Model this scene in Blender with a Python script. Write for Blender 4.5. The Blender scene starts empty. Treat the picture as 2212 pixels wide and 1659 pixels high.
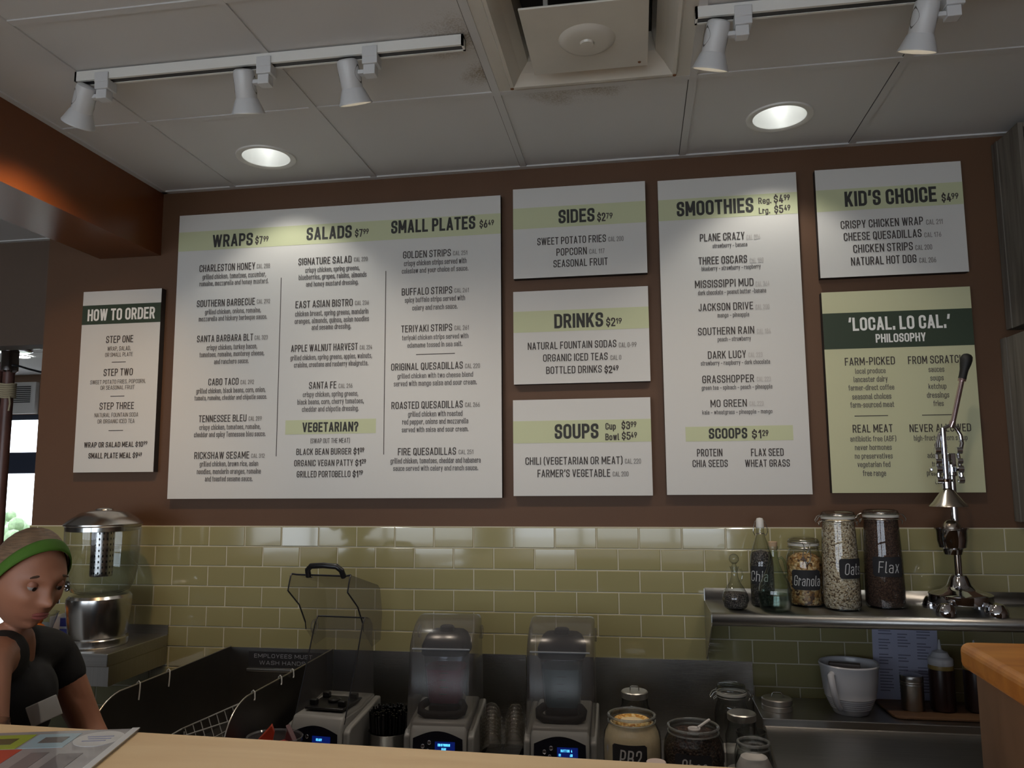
import bpy, bmesh, math, random
from math import sin, cos, pi, radians, sqrt, atan2
from mathutils import Vector, Matrix

random.seed(7)
scene = bpy.context.scene
C = scene.collection

# ------------------------------------------------------------------ camera
cam_data = bpy.data.cameras.new('camera')
cam_data.sensor_fit = 'HORIZONTAL'
cam_data.sensor_width = 36.0
cam_data.lens = 36.0 * 1690.696 / 2212.0
cam_data.clip_start = 0.05
cam = bpy.data.objects.new('camera', cam_data)
C.objects.link(cam)
R_ = Vector((0.9873696, 0.1582737, -0.0071207))
U_ = Vector((0.02585704, -0.11663822, 0.99283782))
F_ = Vector((-0.15630957, 0.98048201, 0.11925752))
M_ = Matrix((R_, U_, -F_)).transposed().to_4x4()
M_.translation = Vector((0.0, -2.92262, 1.55))
cam.matrix_world = M_
scene.camera = cam

# ------------------------------------------------------------------ colour management, sky, lamps
scene.view_settings.view_transform = 'Standard'
scene.view_settings.look = 'None'
scene.view_settings.gamma = 1.0
scene.view_settings.exposure = 0.2
scene.view_settings.use_curve_mapping = False
scene.cycles.max_bounces = 10
scene.cycles.transparent_max_bounces = 24
scene.cycles.caustics_refractive = False
scene.cycles.caustics_reflective = False
scene.cycles.sample_clamp_indirect = 6.0

world = bpy.data.worlds.new('overcast_sky')
scene.world = world
world.use_nodes = True
_bg = world.node_tree.nodes['Background']
_bg.inputs[0].default_value = (0.80, 0.89, 1.0, 1)
_bg.inputs[1].default_value = 4.8

FLOOR = -0.28
CEIL = 2.7625
PORTALS = [  # the glazed openings of the shop front behind the viewer and of the side wall: centre, size x, size z, rotation
    ((-3.7, -6.95, 1.1), 3.2, 2.6, (radians(90), 0, 0)),
    ((-0.2, -6.95, 1.1), 3.0, 2.6, (radians(90), 0, 0)),
    ((-7.05, -4.2, 1.1), 3.6, 2.6, (radians(90), 0, radians(-90))),
]
for _c, _sx, _sz, _r in PORTALS:
    _l = bpy.data.lights.new('window_portal', 'AREA')
    _l.shape = 'RECTANGLE'
    _l.size, _l.size_y = _sx, _sz
    _l.cycles.is_portal = True
    _o = bpy.data.objects.new('window_portal', _l)
    _o.location = _c
    _o.rotation_euler = _r
    C.objects.link(_o)

E_DOWN = 7.0        # watts of a recessed downlight
E_FILL = 30.0       # watts of an added, unseen downlight that brightens the counter
E_SPOT = 10.5       # watts of a track spot
WARM = (1.0, 0.84, 0.68)

# ------------------------------------------------------------------ helpers
def S(r, g, b):
    def f(c):
        c /= 255.0
        return c / 12.92 if c <= 0.04045 else ((c + 0.055) / 1.055) ** 2.4
    return (f(r), f(g), f(b), 1.0)

MATS = {}

def mat(name, col, rough=0.5, metal=0.0, spec=0.5, noise=0.0, nscale=40.0, bump=0.0, bscale=80.0, emit=None, estr=0.0, coat=0.0, stretch=None, col2=None):
    """principled material with optional procedural colour variation and bump"""
    if name in MATS:
        return MATS[name]
    m = bpy.data.materials.new(name)
    m.use_nodes = True
    nt = m.node_tree
    b = nt.nodes['Principled BSDF']
    b.inputs['Base Color'].default_value = col
    b.inputs['Roughness'].default_value = rough
    b.inputs['Metallic'].default_value = metal
    b.inputs['Specular IOR Level'].default_value = spec
    b.inputs['Coat Weight'].default_value = coat
    if emit:
        b.inputs['Emission Color'].default_value = emit
        b.inputs['Emission Strength'].default_value = estr
    tc = None
    if noise or bump:
        tc = nt.nodes.new('ShaderNodeTexCoord')
        mp = nt.nodes.new('ShaderNodeMapping')
        nt.links.new(tc.outputs['Object'], mp.inputs[0])
        if stretch:
            mp.inputs['Scale'].default_value = stretch
    if noise:
        n = nt.nodes.new('ShaderNodeTexNoise')
        n.inputs['Scale'].default_value = nscale
        n.inputs['Detail'].default_value = 5
        nt.links.new(mp.outputs[0], n.inputs['Vector'])
        r = nt.nodes.new('ShaderNodeValToRGB')
        r.color_ramp.elements[0].position = 0.33
        r.color_ramp.elements[1].position = 0.67
        c2 = col2 or tuple(min(1, c * (1 - noise)) for c in col[:3]) + (1,)
        r.color_ramp.elements[0].color = c2
        r.color_ramp.elements[1].color = col if col2 else tuple(min(1, c * (1 + noise)) for c in col[:3]) + (1,)
        nt.links.new(n.outputs['Fac'], r.inputs[0])
        nt.links.new(r.outputs[0], b.inputs['Base Color'])
    if bump:
        n2 = nt.nodes.new('ShaderNodeTexNoise')
        n2.inputs['Scale'].default_value = bscale
        n2.inputs['Detail'].default_value = 4
        nt.links.new(mp.outputs[0], n2.inputs['Vector'])
        bp = nt.nodes.new('ShaderNodeBump')
        bp.inputs['Strength'].default_value = bump
        bp.inputs['Distance'].default_value = 0.002
        nt.links.new(n2.outputs['Fac'], bp.inputs['Height'])
        nt.links.new(bp.outputs[0], b.inputs['Normal'])
    MATS[name] = m
    return m

def thin_glass(name, tint=(1, 1, 1), rough=0.02, haze=0.0, ior=1.5, hazecol=(0.8, 0.8, 0.8), edge=0.35):
    """thin clear sheet: tinted transparency, fresnel reflection, optional diffuse haze"""
    if name in MATS:
        return MATS[name]
    m = bpy.data.materials.new(name)
    m.use_nodes = True
    nt = m.node_tree
    nt.nodes.clear()
    out = nt.nodes.new('ShaderNodeOutputMaterial')
    tr = nt.nodes.new('ShaderNodeBsdfTransparent')
    lw = nt.nodes.new('ShaderNodeLayerWeight')       # a longer path through the sheet near its outline
    lw.inputs[0].default_value = 0.28
    tm = nt.nodes.new('ShaderNodeMixRGB')
    tm.inputs[1].default_value = (*tint, 1)
    tm.inputs[2].default_value = (*[c * edge for c in tint], 1)
    nt.links.new(lw.outputs['Facing'], tm.inputs[0])
    nt.links.new(tm.outputs[0], tr.inputs[0])
    gl = nt.nodes.new('ShaderNodeBsdfGlossy')
    gl.inputs['Roughness'].default_value = rough
    fr = nt.nodes.new('ShaderNodeFresnel')
    ge = nt.nodes.new('ShaderNodeNewGeometry')
    ir = nt.nodes.new('ShaderNodeMapRange')          # same reflectance from either side of the sheet
    ir.inputs[3].default_value = ior
    ir.inputs[4].default_value = 1.0 / ior
    nt.links.new(ge.outputs['Backfacing'], ir.inputs[0])
    nt.links.new(ir.outputs[0], fr.inputs[0])
    mx = nt.nodes.new('ShaderNodeMixShader')
    nt.links.new(fr.outputs[0], mx.inputs[0])
    last = tr
    if haze:
        df = nt.nodes.new('ShaderNodeBsdfDiffuse')
        df.inputs[0].default_value = (*hazecol, 1)
        m2 = nt.nodes.new('ShaderNodeMixShader')
        m2.inputs[0].default_value = haze
        nt.links.new(tr.outputs[0], m2.inputs[1])
        nt.links.new(df.outputs[0], m2.inputs[2])
        last = m2
    nt.links.new(last.outputs[0], mx.inputs[1])
    nt.links.new(gl.outputs[0], mx.inputs[2])
    nt.links.new(mx.outputs[0], out.inputs[0])
    MATS[name] = m
    return m

class Mb:
    """collects shapes into one bmesh and links them as ONE object"""
    def __init__(self):
        self.bm = bmesh.new()
        self.mi = 0
    def face(self, vs):
        try:
            f = self.bm.faces.new(vs)
            f.material_index = self.mi
            return f
        except ValueError:
            return None
    def poly(self, pts):
        return self.face([self.bm.verts.new(p) for p in pts])
    def box(self, x0, x1, y0, y1, z0, z1, M=None):
        v = [Vector((x, y, z)) for z in (z0, z1) for y in (y0, y1) for x in (x0, x1)]
        if M is not None:
            v = [M @ p for p in v]
        v = [self.bm.verts.new(p) for p in v]
        for f in ((0, 2, 3, 1), (4, 5, 7, 6), (0, 1, 5, 4), (2, 6, 7, 3), (0, 4, 6, 2), (1, 3, 7, 5)):
            self.face([v[i] for i in f])
        return self
    def lathe(self, prof, seg=40, c=(0, 0, 0), sx=1.0, sy=1.0, M=None, close=False):
        rings = []
        for r, z in prof:
            if abs(r) < 1e-6:
                p = Vector((c[0], c[1], c[2] + z))
                rings.append([self.bm.verts.new(M @ p if M else p)])
            else:
                ring = []
                for k in range(seg):
                    a = 2 * pi * k / seg
                    p = Vector((c[0] + r * cos(a) * sx, c[1] + r * sin(a) * sy, c[2] + z))
                    ring.append(self.bm.verts.new(M @ p if M else p))
                rings.append(ring)
        for a, b in zip(rings[:-1], rings[1:]):
            for k in range(seg):
                k2 = (k + 1) % seg
                if len(a) == 1 and len(b) == 1:
                    continue
                if len(a) == 1:
                    self.face([a[0], b[k2], b[k]][::-1])
                elif len(b) == 1:
                    self.face([a[k], a[k2], b[0]])
                else:
                    self.face([a[k], a[k2], b[k2], b[k]])
        return self
    def cyl(self, r, z0, z1, seg=32, c=(0, 0, 0), M=None):
        return self.lathe([(0, z0), (r, z0), (r, z1), (0, z1)], seg, c, M=M)
    def ball(self, r, c, seg=16, sz=1.0, M=None, sx=1.0, sy=1.0):
        n = max(6, seg // 2)
        return self.lathe([(r * sin(pi * i / n), -r * cos(pi * i / n) * sz) for i in range(n + 1)], seg, c, M=M, sx=sx, sy=sy)
    def tube(self, pts, r, seg=10, closed=False, caps=True):
        pts = [Vector(p) for p in pts]
        n = len(pts)
        rs = r if isinstance(r, (list, tuple)) else [r] * n
        rings = []
        up = None
        for i, p in enumerate(pts):
            if closed:
                t = pts[(i + 1) % n] - pts[i - 1]
            else:
                t = pts[min(i + 1, n - 1)] - pts[max(i - 1, 0)]
            t.normalize()
            if up is None:
                up = Vector((0, 0, 1)) if abs(t.z) < 0.9 else Vector((1, 0, 0))
            s = t.cross(up)
            if s.length < 1e-5:
                s = t.cross(Vector((0.3, 1, 0.2)))
            s.normalize()
            up = s.cross(t).normalized()
            rings.append([self.bm.verts.new(p + (s * cos(2 * pi * k / seg) + up * sin(2 * pi * k / seg)) * rs[i]) for k in range(seg)])
        m = n if closed else n - 1
        for i in range(m):
            a, b = rings[i], rings[(i + 1) % n]
            for k in range(seg):
                self.face([a[k], a[(k + 1) % seg], b[(k + 1) % seg], b[k]])
        if caps and not closed:
            self.face(rings[0][::-1])
            self.face(rings[-1])
        return self
    def prism(self, poly, axis, a, b, caps=True):
        """poly in the plane normal to axis: x -> (y,z), y -> (x,z), z -> (x,y)"""
        def P(q, t):
            return {'x': (t, q[0], q[1]), 'y': (q[0], t, q[1]), 'z': (q[0], q[1], t)}[axis]
        A = [self.bm.verts.new(P(q, a)) for q in poly]
        B = [self.bm.verts.new(P(q, b)) for q in poly]
        n = len(poly)
        for i in range(n):
            self.face([A[i], A[(i + 1) % n], B[(i + 1) % n], B[i]])
        if caps:
            self.face(A[::-1])
            self.face(B)
        return self
    def strip(self, prof, axis, a, b):
        """open profile swept along an axis: a bent sheet"""
        def P(q, t):
            return {'x': (t, q[0], q[1]), 'y': (q[0], t, q[1]), 'z': (q[0], q[1], t)}[axis]
        A = [self.bm.verts.new(P(q, a)) for q in prof]
        B = [self.bm.verts.new(P(q, b)) for q in prof]
        for i in range(len(prof) - 1):
            self.face([A[i], A[i + 1], B[i + 1], B[i]])
        return self
    def build(self, name, m, parent=None, loc=(0, 0, 0), rot=(0, 0, 0), smooth=True, bevel=0.0, bseg=2, angle=35, solid=0.0):
        bmesh.ops.remove_doubles(self.bm, verts=self.bm.verts, dist=1e-6)
        bmesh.ops.recalc_face_normals(self.bm, faces=self.bm.faces)
        me = bpy.data.meshes.new(name)
        self.bm.to_mesh(me)
        self.bm.free()
        ms = m if isinstance(m, (list, tuple)) else [m]
        for x in ms:
            me.materials.append(x)
        o = bpy.data.objects.new(name, me)
        o.location = loc
        o.rotation_euler = rot
        C.objects.link(o)
        if parent is not None:
            o.parent = parent
        if smooth:
            me.shade_smooth()
            try:
                me.set_sharp_from_angle(angle=radians(angle))
            except Exception:
                pass
        if bevel:
            md = o.modifiers.new('bevel', 'BEVEL')
            md.width = bevel
            md.segments = bseg
            md.limit_method = 'ANGLE'
            md.angle_limit = radians(40)
            md.harden_normals = False
        if solid:
            md = o.modifiers.new('solid', 'SOLIDIFY')
            md.thickness = solid
            md.offset = 0
        return o

def thing(name, label, cat, loc=(0, 0, 0), rz=0.0, group=None):
    o = bpy.data.objects.new(name, None)
    o.empty_display_size = 0.05
    C.objects.link(o)
    o.location = loc
    o.rotation_euler = (0, 0, rz)
    o['label'] = label
    o['category'] = cat
    if group:
        o['group'] = group
    return o

def tag(o, label, cat, group=None):
    o['label'] = label
    o['category'] = cat
    if group:
        o['group'] = group
    return o

def struct(name, mb, m, label=None, cat=None, **k):
    o = mb.build(name, m, **k)
    o['kind'] = 'structure'
    if label:
        o['label'] = label
    if cat:
        o['category'] = cat
    return o

def copy_tree(o, parent=None):
    c = o.copy()
    C.objects.link(c)
    if parent is not None:
        c.parent = parent
    for ch in list(o.children):
        copy_tree(ch, c)
    return c

def fillet(pts, closed=False, n=6):
    """pts: (x, y[, r]) -> polyline with rounded corners"""
    out = []
    N = len(pts)
    for i, p in enumerate(pts):
        r = p[2] if len(p) > 2 else 0
        q = Vector((p[0], p[1]))
        if r <= 0 or (not closed and i in (0, N - 1)):
            out.append(q)
            continue
        a = Vector(pts[i - 1][:2])
        b = Vector(pts[(i + 1) % N][:2])
        u, v = a - q, b - q
        lu, lv = u.length, v.length
        u.normalize()
        v.normalize()
        ang = u.angle(v)
        d = min(r / max(math.tan(ang / 2), 1e-4), lu * 0.5, lv * 0.5)
        p0, p1 = q + u * d, q + v * d
        for k in range(n + 1):
            t = k / n
            out.append(p0 * (1 - t) ** 2 + q * (2 * t * (1 - t)) * 0.78 + (p0 + p1) * (t * (1 - t)) * 0.22 + p1 * t ** 2)
    return out
# ------------------------------------------------------------------ lettering: a narrow engineering alphabet drawn as strokes
R = 0.20
r = 0.17
def _g(w, *strokes):
    return (w, strokes)
_O = ('c', [(0, 0, R), (.5, 0, R), (.5, 1, R), (0, 1, R)])
GL = {
 'A': _g(.54, ('d', 0, 0, .27, 1), ('d', .54, 0, .27, 1), ('p', [(.09, .24), (.45, .24)])),
 'B': _g(.48, ('p', [(0, .53), (0, 1), (.46, 1, .19), (.46, .53, .19), (0, .53), (0, 0), (.49, 0, .2), (.49, .53, .2), (.2, .53)])),
 'C': _g(.48, ('p', [(.48, .7), (.48, 1, R), (0, 1, R), (0, 0, R), (.48, 0, R), (.48, .3)])),
 'D': _g(.5, ('c', [(0, 0), (0, 1), (.5, 1, R), (.5, 0, R)])),
 'E': _g(.42, ('p', [(.42, 1), (0, 1), (0, 0), (.42, 0)]), ('p', [(0, .52), (.36, .52)])),
 'F': _g(.40, ('p', [(.4, 1), (0, 1), (0, 0)]), ('p', [(0, .5), (.35, .5)])),
 'G': _g(.49, ('p', [(.49, .72), (.49, 1, R), (0, 1, R), (0, 0, R), (.49, 0, R), (.49, .48), (.27, .48)])),
 'H': _g(.5, ('p', [(0, 0), (0, 1)]), ('p', [(.5, 0), (.5, 1)]), ('p', [(0, .52), (.5, .52)])),
 'I': _g(.0, ('p', [(0, 0), (0, 1)])),
 'J': _g(.36, ('p', [(.36, 1), (.36, 0, .18), (0, 0, .18), (0, .2)])),
 'K': _g(.5, ('p', [(0, 0), (0, 1)]), ('d', 0.0, .34, .5, 1), ('d', .5, 0, .16, .6)),
 'L': _g(.4, ('p', [(0, 1), (0, 0), (.4, 0)])),
 'M': _g(.66, ('p', [(0, 0), (0, 1)]), ('p', [(.66, 0), (.66, 1)]), ('d', 0, 1, .33, .28), ('d', .66, 1, .33, .28)),
 'N': _g(.52, ('p', [(0, 0), (0, 1)]), ('p', [(.52, 0), (.52, 1)]), ('d', 0, 1, .52, 0)),
 'O': _g(.5, _O),
 'P': _g(.47, ('p', [(0, 0), (0, 1), (.47, 1, R), (.47, .44, R), (0, .44)])),
 'Q': _g(.5, _O, ('d', .3, .22, .54, -.08)),
 'R': _g(.49, ('p', [(0, 0), (0, 1), (.47, 1, R), (.47, .46, R), (0, .46)]), ('d', .24, .46, .5, 0)),
 'S': _g(.46, ('p', [(.46, .76), (.46, 1, R), (0, 1, R), (0, .55, R), (.46, .45, R), (.46, 0, R), (0, 0, R), (0, .24)])),
 'T': _g(.46, ('p', [(0, 1), (.46, 1)]), ('p', [(.23, 1), (.23, 0)])),
 'U': _g(.5, ('p', [(0, 1), (0, 0, R), (.5, 0, R), (.5, 1)])),
 'V': _g(.52, ('d', 0, 1, .26, 0), ('d', .52, 1, .26, 0)),
 'W': _g(.82, ('d', 0, 1, .2, 0), ('d', .41, 1, .2, 0), ('d', .41, 1, .62, 0), ('d', .82, 1, .62, 0)),
 'X': _g(.5, ('d', 0, 1, .5, 0), ('d', .5, 1, 0, 0)),
 'Y': _g(.52, ('d', 0, 1, .26, .4), ('d', .52, 1, .26, .4), ('p', [(.26, .44), (.26, 0)])),
 'Z': _g(.45, ('p', [(0, 1), (.45, 1)]), ('p', [(0, 0), (.45, 0)]), ('d', .45, 1, 0, 0)),
 '0': _g(.48, ('c', [(0, 0, R), (.48, 0, R), (.48, 1, R), (0, 1, R)])),
 '1': _g(.24, ('p', [(.22, 0), (.22, 1)]), ('d', .22, 1, 0, .74)),
 '2': _g(.45, ('p', [(0, .74), (0, 1, R), (.45, 1, R), (.45, .6, .1), (0, .08), (0, 0), (.46, 0)])),
 '3': _g(.46, ('p', [(0, .78), (0, 1, .2), (.44, 1, .2), (.44, .54, .2), (.18, .54)]), ('p', [(.18, .54), (.46, .54, .2), (.46, 0, R), (0, 0, R), (0, .24)])),
 '4': _g(.5, ('d', .3, 1, 0, .22), ('p', [(0, .22), (.5, .22)]), ('p', [(.36, .5), (.36, 0)])),
 '5': _g(.46, ('p', [(.42, 1), (.04, 1), (.02, .6), (.46, .62, R), (.46, 0, R), (0, 0, R), (0, .22)])),
 '6': _g(.48, ('c', [(0, 0, R), (.48, 0, R), (.48, .58, R), (0, .58, R)]), ('d', .36, 1, .0, .3)),
 '7': _g(.45, ('p', [(0, 1), (.45, 1)]), ('d', .45, 1, .14, 0)),
 '8': _g(.48, ('c', [(0, 0, R), (.48, 0, R), (.48, .53, R), (0, .53, R)]), ('c', [(.02, .53, .2), (.46, .53, .2), (.46, 1, .2), (.02, 1, .2)])),
 '9': _g(.48, ('c', [(0, .42, R), (.48, .42, R), (.48, 1, R), (0, 1, R)]), ('d', .12, 0, .48, .7)),
 '$': _g(.44, ('p', [(.44, .74), (.44, .92, .2), (0, .92, .2), (0, .54, .2), (.44, .46, .2), (.44, .08, .2), (0, .08, .2), (0, .26)]), ('p', [(.22, 1.1), (.22, .9)]), ('p', [(.22, .1), (.22, -.1)])),
 'a': _g(.4, ('p', [(.02, .6), (.02, .7, r), (.4, .7, r), (.4, 0)]), ('p', [(.4, .42), (0, .42, r), (0, 0, r), (.4, 0)])),
 'b': _g(.42, ('p', [(0, 1), (0, 0), (.42, 0, r), (.42, .7, r), (0, .7)])),
 'c': _g(.38, ('p', [(.38, .52), (.38, .7, r), (0, .7, r), (0, 0, r), (.38, 0, r), (.38, .18)])),
 'd': _g(.42, ('p', [(.42, 1), (.42, 0), (0, 0, r), (0, .7, r), (.42, .7)])),
 'e': _g(.42, ('p', [(0, .36), (.42, .36), (.42, .7, r), (0, .7, r), (0, 0, r), (.42, 0, r), (.42, .15)])),
 'f': _g(.26, ('p', [(.28, 1), (.1, 1, .14), (.1, 0)]), ('p', [(-.02, .7), (.26, .7)])),
 'g': _g(.42, ('p', [(.42, .0), (0, 0, r), (0, .7, r), (.42, .7), (.42, -.25, r), (0, -.25, r), (0, -.18)])),
 'h': _g(.42, ('p', [(0, 1), (0, 0)]), ('p', [(0, .7), (.42, .7, r), (.42, 0)])),
 'i': _g(.0, ('p', [(0, .76), (0, 0)]), ('p', [(0, .9), (0, 1.04)])),
 'j': _g(.12, ('p', [(.12, .76), (.12, -.25, .12), (-.04, -.25)]), ('p', [(.12, .9), (.12, 1.04)])),
 'k': _g(.4, ('p', [(0, 1), (0, 0)]), ('d', 0, .22, .38, .72), ('d', .12, .44, .42, 0)),
 'l': _g(.08, ('p', [(0, 1), (0, 0, .1), (.12, 0)])),
 'm': _g(.7, ('p', [(0, .75), (0, 0)]), ('p', [(0, .7), (.35, .7, r), (.35, 0)]), ('p', [(.3, .7), (.7, .7, r), (.7, 0)])),
 'n': _g(.42, ('p', [(0, .75), (0, 0)]), ('p', [(0, .7), (.42, .7, r), (.42, 0)])),
 'o': _g(.42, ('c', [(0, 0, r), (.42, 0, r), (.42, .7, r), (0, .7, r)])),
 'p': _g(.42, ('p', [(0, -.3), (0, .7), (.42, .7, r), (.42, 0, r), (0, 0)])),
 'q': _g(.42, ('p', [(.42, -.3), (.42, .7), (0, .7, r), (0, 0, r), (.42, 0)])),
 'r': _g(.27, ('p', [(0, .75), (0, 0)]), ('p', [(0, .7), (.27, .7, .12), (.27, .56)])),
 's': _g(.36, ('p', [(.36, .54), (.36, .7, .14), (0, .7, .14), (0, .37, .14), (.36, .33, .14), (.36, 0, .14), (0, 0, .14), (0, .16)])),
 't': _g(.26, ('p', [(.08, .95), (.08, 0, .13), (.28, 0)]), ('p', [(-.03, .7), (.26, .7)])),
 'u': _g(.42, ('p', [(0, .75), (0, 0, r), (.42, 0)]), ('p', [(.42, .75), (.42, 0)])),
 'v': _g(.4, ('d', 0, .75, .2, 0), ('d', .4, .75, .2, 0)),
 'w': _g(.62, ('d', 0, .75, .15, 0), ('d', .31, .75, .15, 0), ('d', .31, .75, .47, 0), ('d', .62, .75, .47, 0)),
 'x': _g(.4, ('d', 0, .75, .4, 0), ('d', .4, .75, 0, 0)),
 'y': _g(.4, ('d', 0, .75, .2, 0), ('d', .4, .75, .1, -.3)),
 'z': _g(.36, ('p', [(0, .7), (.36, .7)]), ('p', [(0, 0), (.36, 0)]), ('d', .36, .7, 0, 0)),
 '.': _g(.0, ('p', [(0, -.02), (0, .12)])),
 ':': _g(.0, ('p', [(0, -.02), (0, .12)]), ('p', [(0, .5), (0, .64)])),
 ',': _g(.02, ('d', .04, .13, -.03, -.14)),
 '-': _g(.24, ('p', [(0, .4), (.24, .4)])),
 '\u2013': _g(.4, ('p', [(0, .38), (.4, .38)])),
 '(': _g(.12, ('p', [(.14, 1.08), (0, .9, .2), (0, .1, .2), (.14, -.12)])),
 ')': _g(.12, ('p', [(0, 1.08), (.14, .9, .2), (.14, .1, .2), (0, -.12)])),
 "'": _g(.04, ('d', .06, 1.02, .0, .78)),
 '\u2018': _g(.06, ('d', .08, 1.02, .0, .78)),
 '\u2019': _g(.06, ('d', .08, 1.02, .0, .78)),
 '?': _g(.42, ('p', [(0, .76), (0, 1, .2), (.42, 1, .2), (.42, .6, .14), (.2, .42), (.2, .26)]), ('p', [(.2, -.02), (.2, .13)])),
}

def glyph_line(mb, text, x, z, width, cap, weight, place, gap=0.15):
    """strokes of one line; place(u, v) -> 3D point of the printed surface"""
    t = weight * cap
    A = n = 0.0
    for i, ch in enumerate(text):
        if ch == ' ':
            A += 0.34
            continue
        A += GL[ch][0] + (gap if i < len(text) - 1 else 0)
        n += 1
    s = (width - n * t) / max(A, 1e-6)
    if n <= 1 and A < .05:
        s = cap
    cx = x
    h = cap - t
    lay = 0
    put = place
    def place(u, v):
        q = put(u, v)
        return (q[0], q[1] - 3.0e-5 * lay, q[2])
    for ch in text:
        if ch == ' ':
            cx += 0.34 * s
            continue
        w, strokes = GL[ch]
        for st in strokes:
            lay = (lay + 1) % 7
            if st[0] == 'd':
                _, a0, b0, a1, b1 = st
                p0 = Vector((cx + t / 2 + a0 * s, t / 2 + b0 * h))
                p1 = Vector((cx + t / 2 + a1 * s, t / 2 + b1 * h))
                if p0.y > p1.y:
                    p0, p1 = p1, p0
                d = p1 - p0
                tw = t * 0.95 * d.length / max(abs(d.y), 1e-6) / 2
                e0 = t / 2
                dx = d.x / max(abs(d.y), 1e-6) * e0
                q0, q1 = Vector((p0.x, p0.y - e0)), Vector((p1.x, p1.y + e0))
                mb.poly([place(q0.x - tw, z + q0.y), place(q0.x + tw, z + q0.y), place(q1.x + tw, z + q1.y), place(q1.x - tw, z + q1.y)])
                continue
            closed = st[0] == 'c'
            rs = s / cap
            pl = fillet([(cx + t / 2 + p[0] * s, t / 2 + p[1] * h) + ((p[2] * (s + h) / 2,) if len(p) > 2 else ()) for p in st[1]], closed, 4 if cap < 0.025 else 7)
            N = len(pl)
            L, Rr = [], []
            for i, p in enumerate(pl):
                a = pl[i - 1] if (closed or i > 0) else None
                b = pl[(i + 1) % N] if (closed or i < N - 1) else None
                d0 = (p - a).normalized() if a is not None and (p - a).length > 1e-9 else None
                d1 = (b - p).normalized() if b is not None and (b - p).length > 1e-9 else None
                if d0 is None and d1 is None:
                    continue
                if d0 is None:
                    nn, k, ext = Vector((-d1.y, d1.x)), 1.0, -d1 * (t / 2)
                elif d1 is None:
                    nn, k, ext = Vector((-d0.y, d0.x)), 1.0, d0 * (t / 2)
                else:
                    m = (Vector((-d0.y, d0.x)) + Vector((-d1.y, d1.x)))
                    if m.length < 1e-6:
                        m = Vector((-d0.y, d0.x))
                    nn = m.normalized()
                    k = 1.0 / max(nn.dot(Vector((-d0.y, d0.x))), 0.55)
                    ext = Vector((0, 0))
                pp = p + ext
                o = nn * (t / 2 * k)
                a_, b_ = place(pp.x + o.x, z + pp.y + o.y), place(pp.x - o.x, z + pp.y - o.y)
                st_ = 7e-6 * i                      # each step lies a hair above the last, so folds never coincide
                L.append(mb.bm.verts.new((a_[0], a_[1] - st_, a_[2])))
                Rr.append(mb.bm.verts.new((b_[0], b_[1] - st_, b_[2])))
            m = len(L)
            for i in range(m if closed else m - 1):
                j = (i + 1) % m
                mb.face([Rr[i], Rr[j], L[j], L[i]])
        cx += w * s + t + gap * s
# ------------------------------------------------------------------ sizes and printed lines of the menu boards (metres on the wall)
BOARDS = {'how': [-2.2865, -1.928, 1.585, 2.3405], 'main': [-1.8615, -0.503, 1.477, 2.646], 'sides': [-0.4535, 0.0535, 2.309, 2.6655], 'drinks': [-0.4555, 0.0535, 1.9005, 2.258], 'soups': [-0.4595, 0.0505, 1.4835, 1.841], 'smooth': [0.1005, 0.602, 1.4855, 2.662], 'kids': [0.668, 1.1655, 2.2585, 2.663], 'local': [0.6675, 1.164, 1.49, 2.205]}
BANDS = [('main', 'green', -1.8615, -0.503, 2.492, 2.5735), ('main', 'green', -1.368, -0.9965, 1.726, 1.782), ('sides', 'green', -0.4535, 0.0535, 2.5045, 2.5875), ('drinks', 'green', -0.4555, 0.0535, 2.0985, 2.18), ('soups', 'green', -0.4595, 0.0505, 1.6785, 1.7615), ('smooth', 'green', 0.1005, 0.602, 2.5045, 2.586), ('smooth', 'green', 0.173, 0.5465, 1.6765, 1.7295), ('kids', 'green', 0.668, 1.1655, 2.5045, 2.586), ('local', 'dark', 0.6675, 1.164, 1.9975, 2.1275), ('how', 'dark', -2.2865, -1.928, 2.199, 2.281)]
RULES = [('main', -1.405, 2.36, -1.401, 1.641), ('main', -0.966, 2.366, -0.962, 1.643), ('main', -0.838, 2.028, -0.684, 2.027), ('local', 0.756, 1.757, 0.867, 1.758), ('local', 0.978, 1.756, 1.082, 1.757), ('how', -2.138, 2.037, -2.075, 2.037), ('how', -2.136, 1.895, -2.073, 1.896), ('how', -2.136, 1.754, -2.071, 1.754)]
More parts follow.
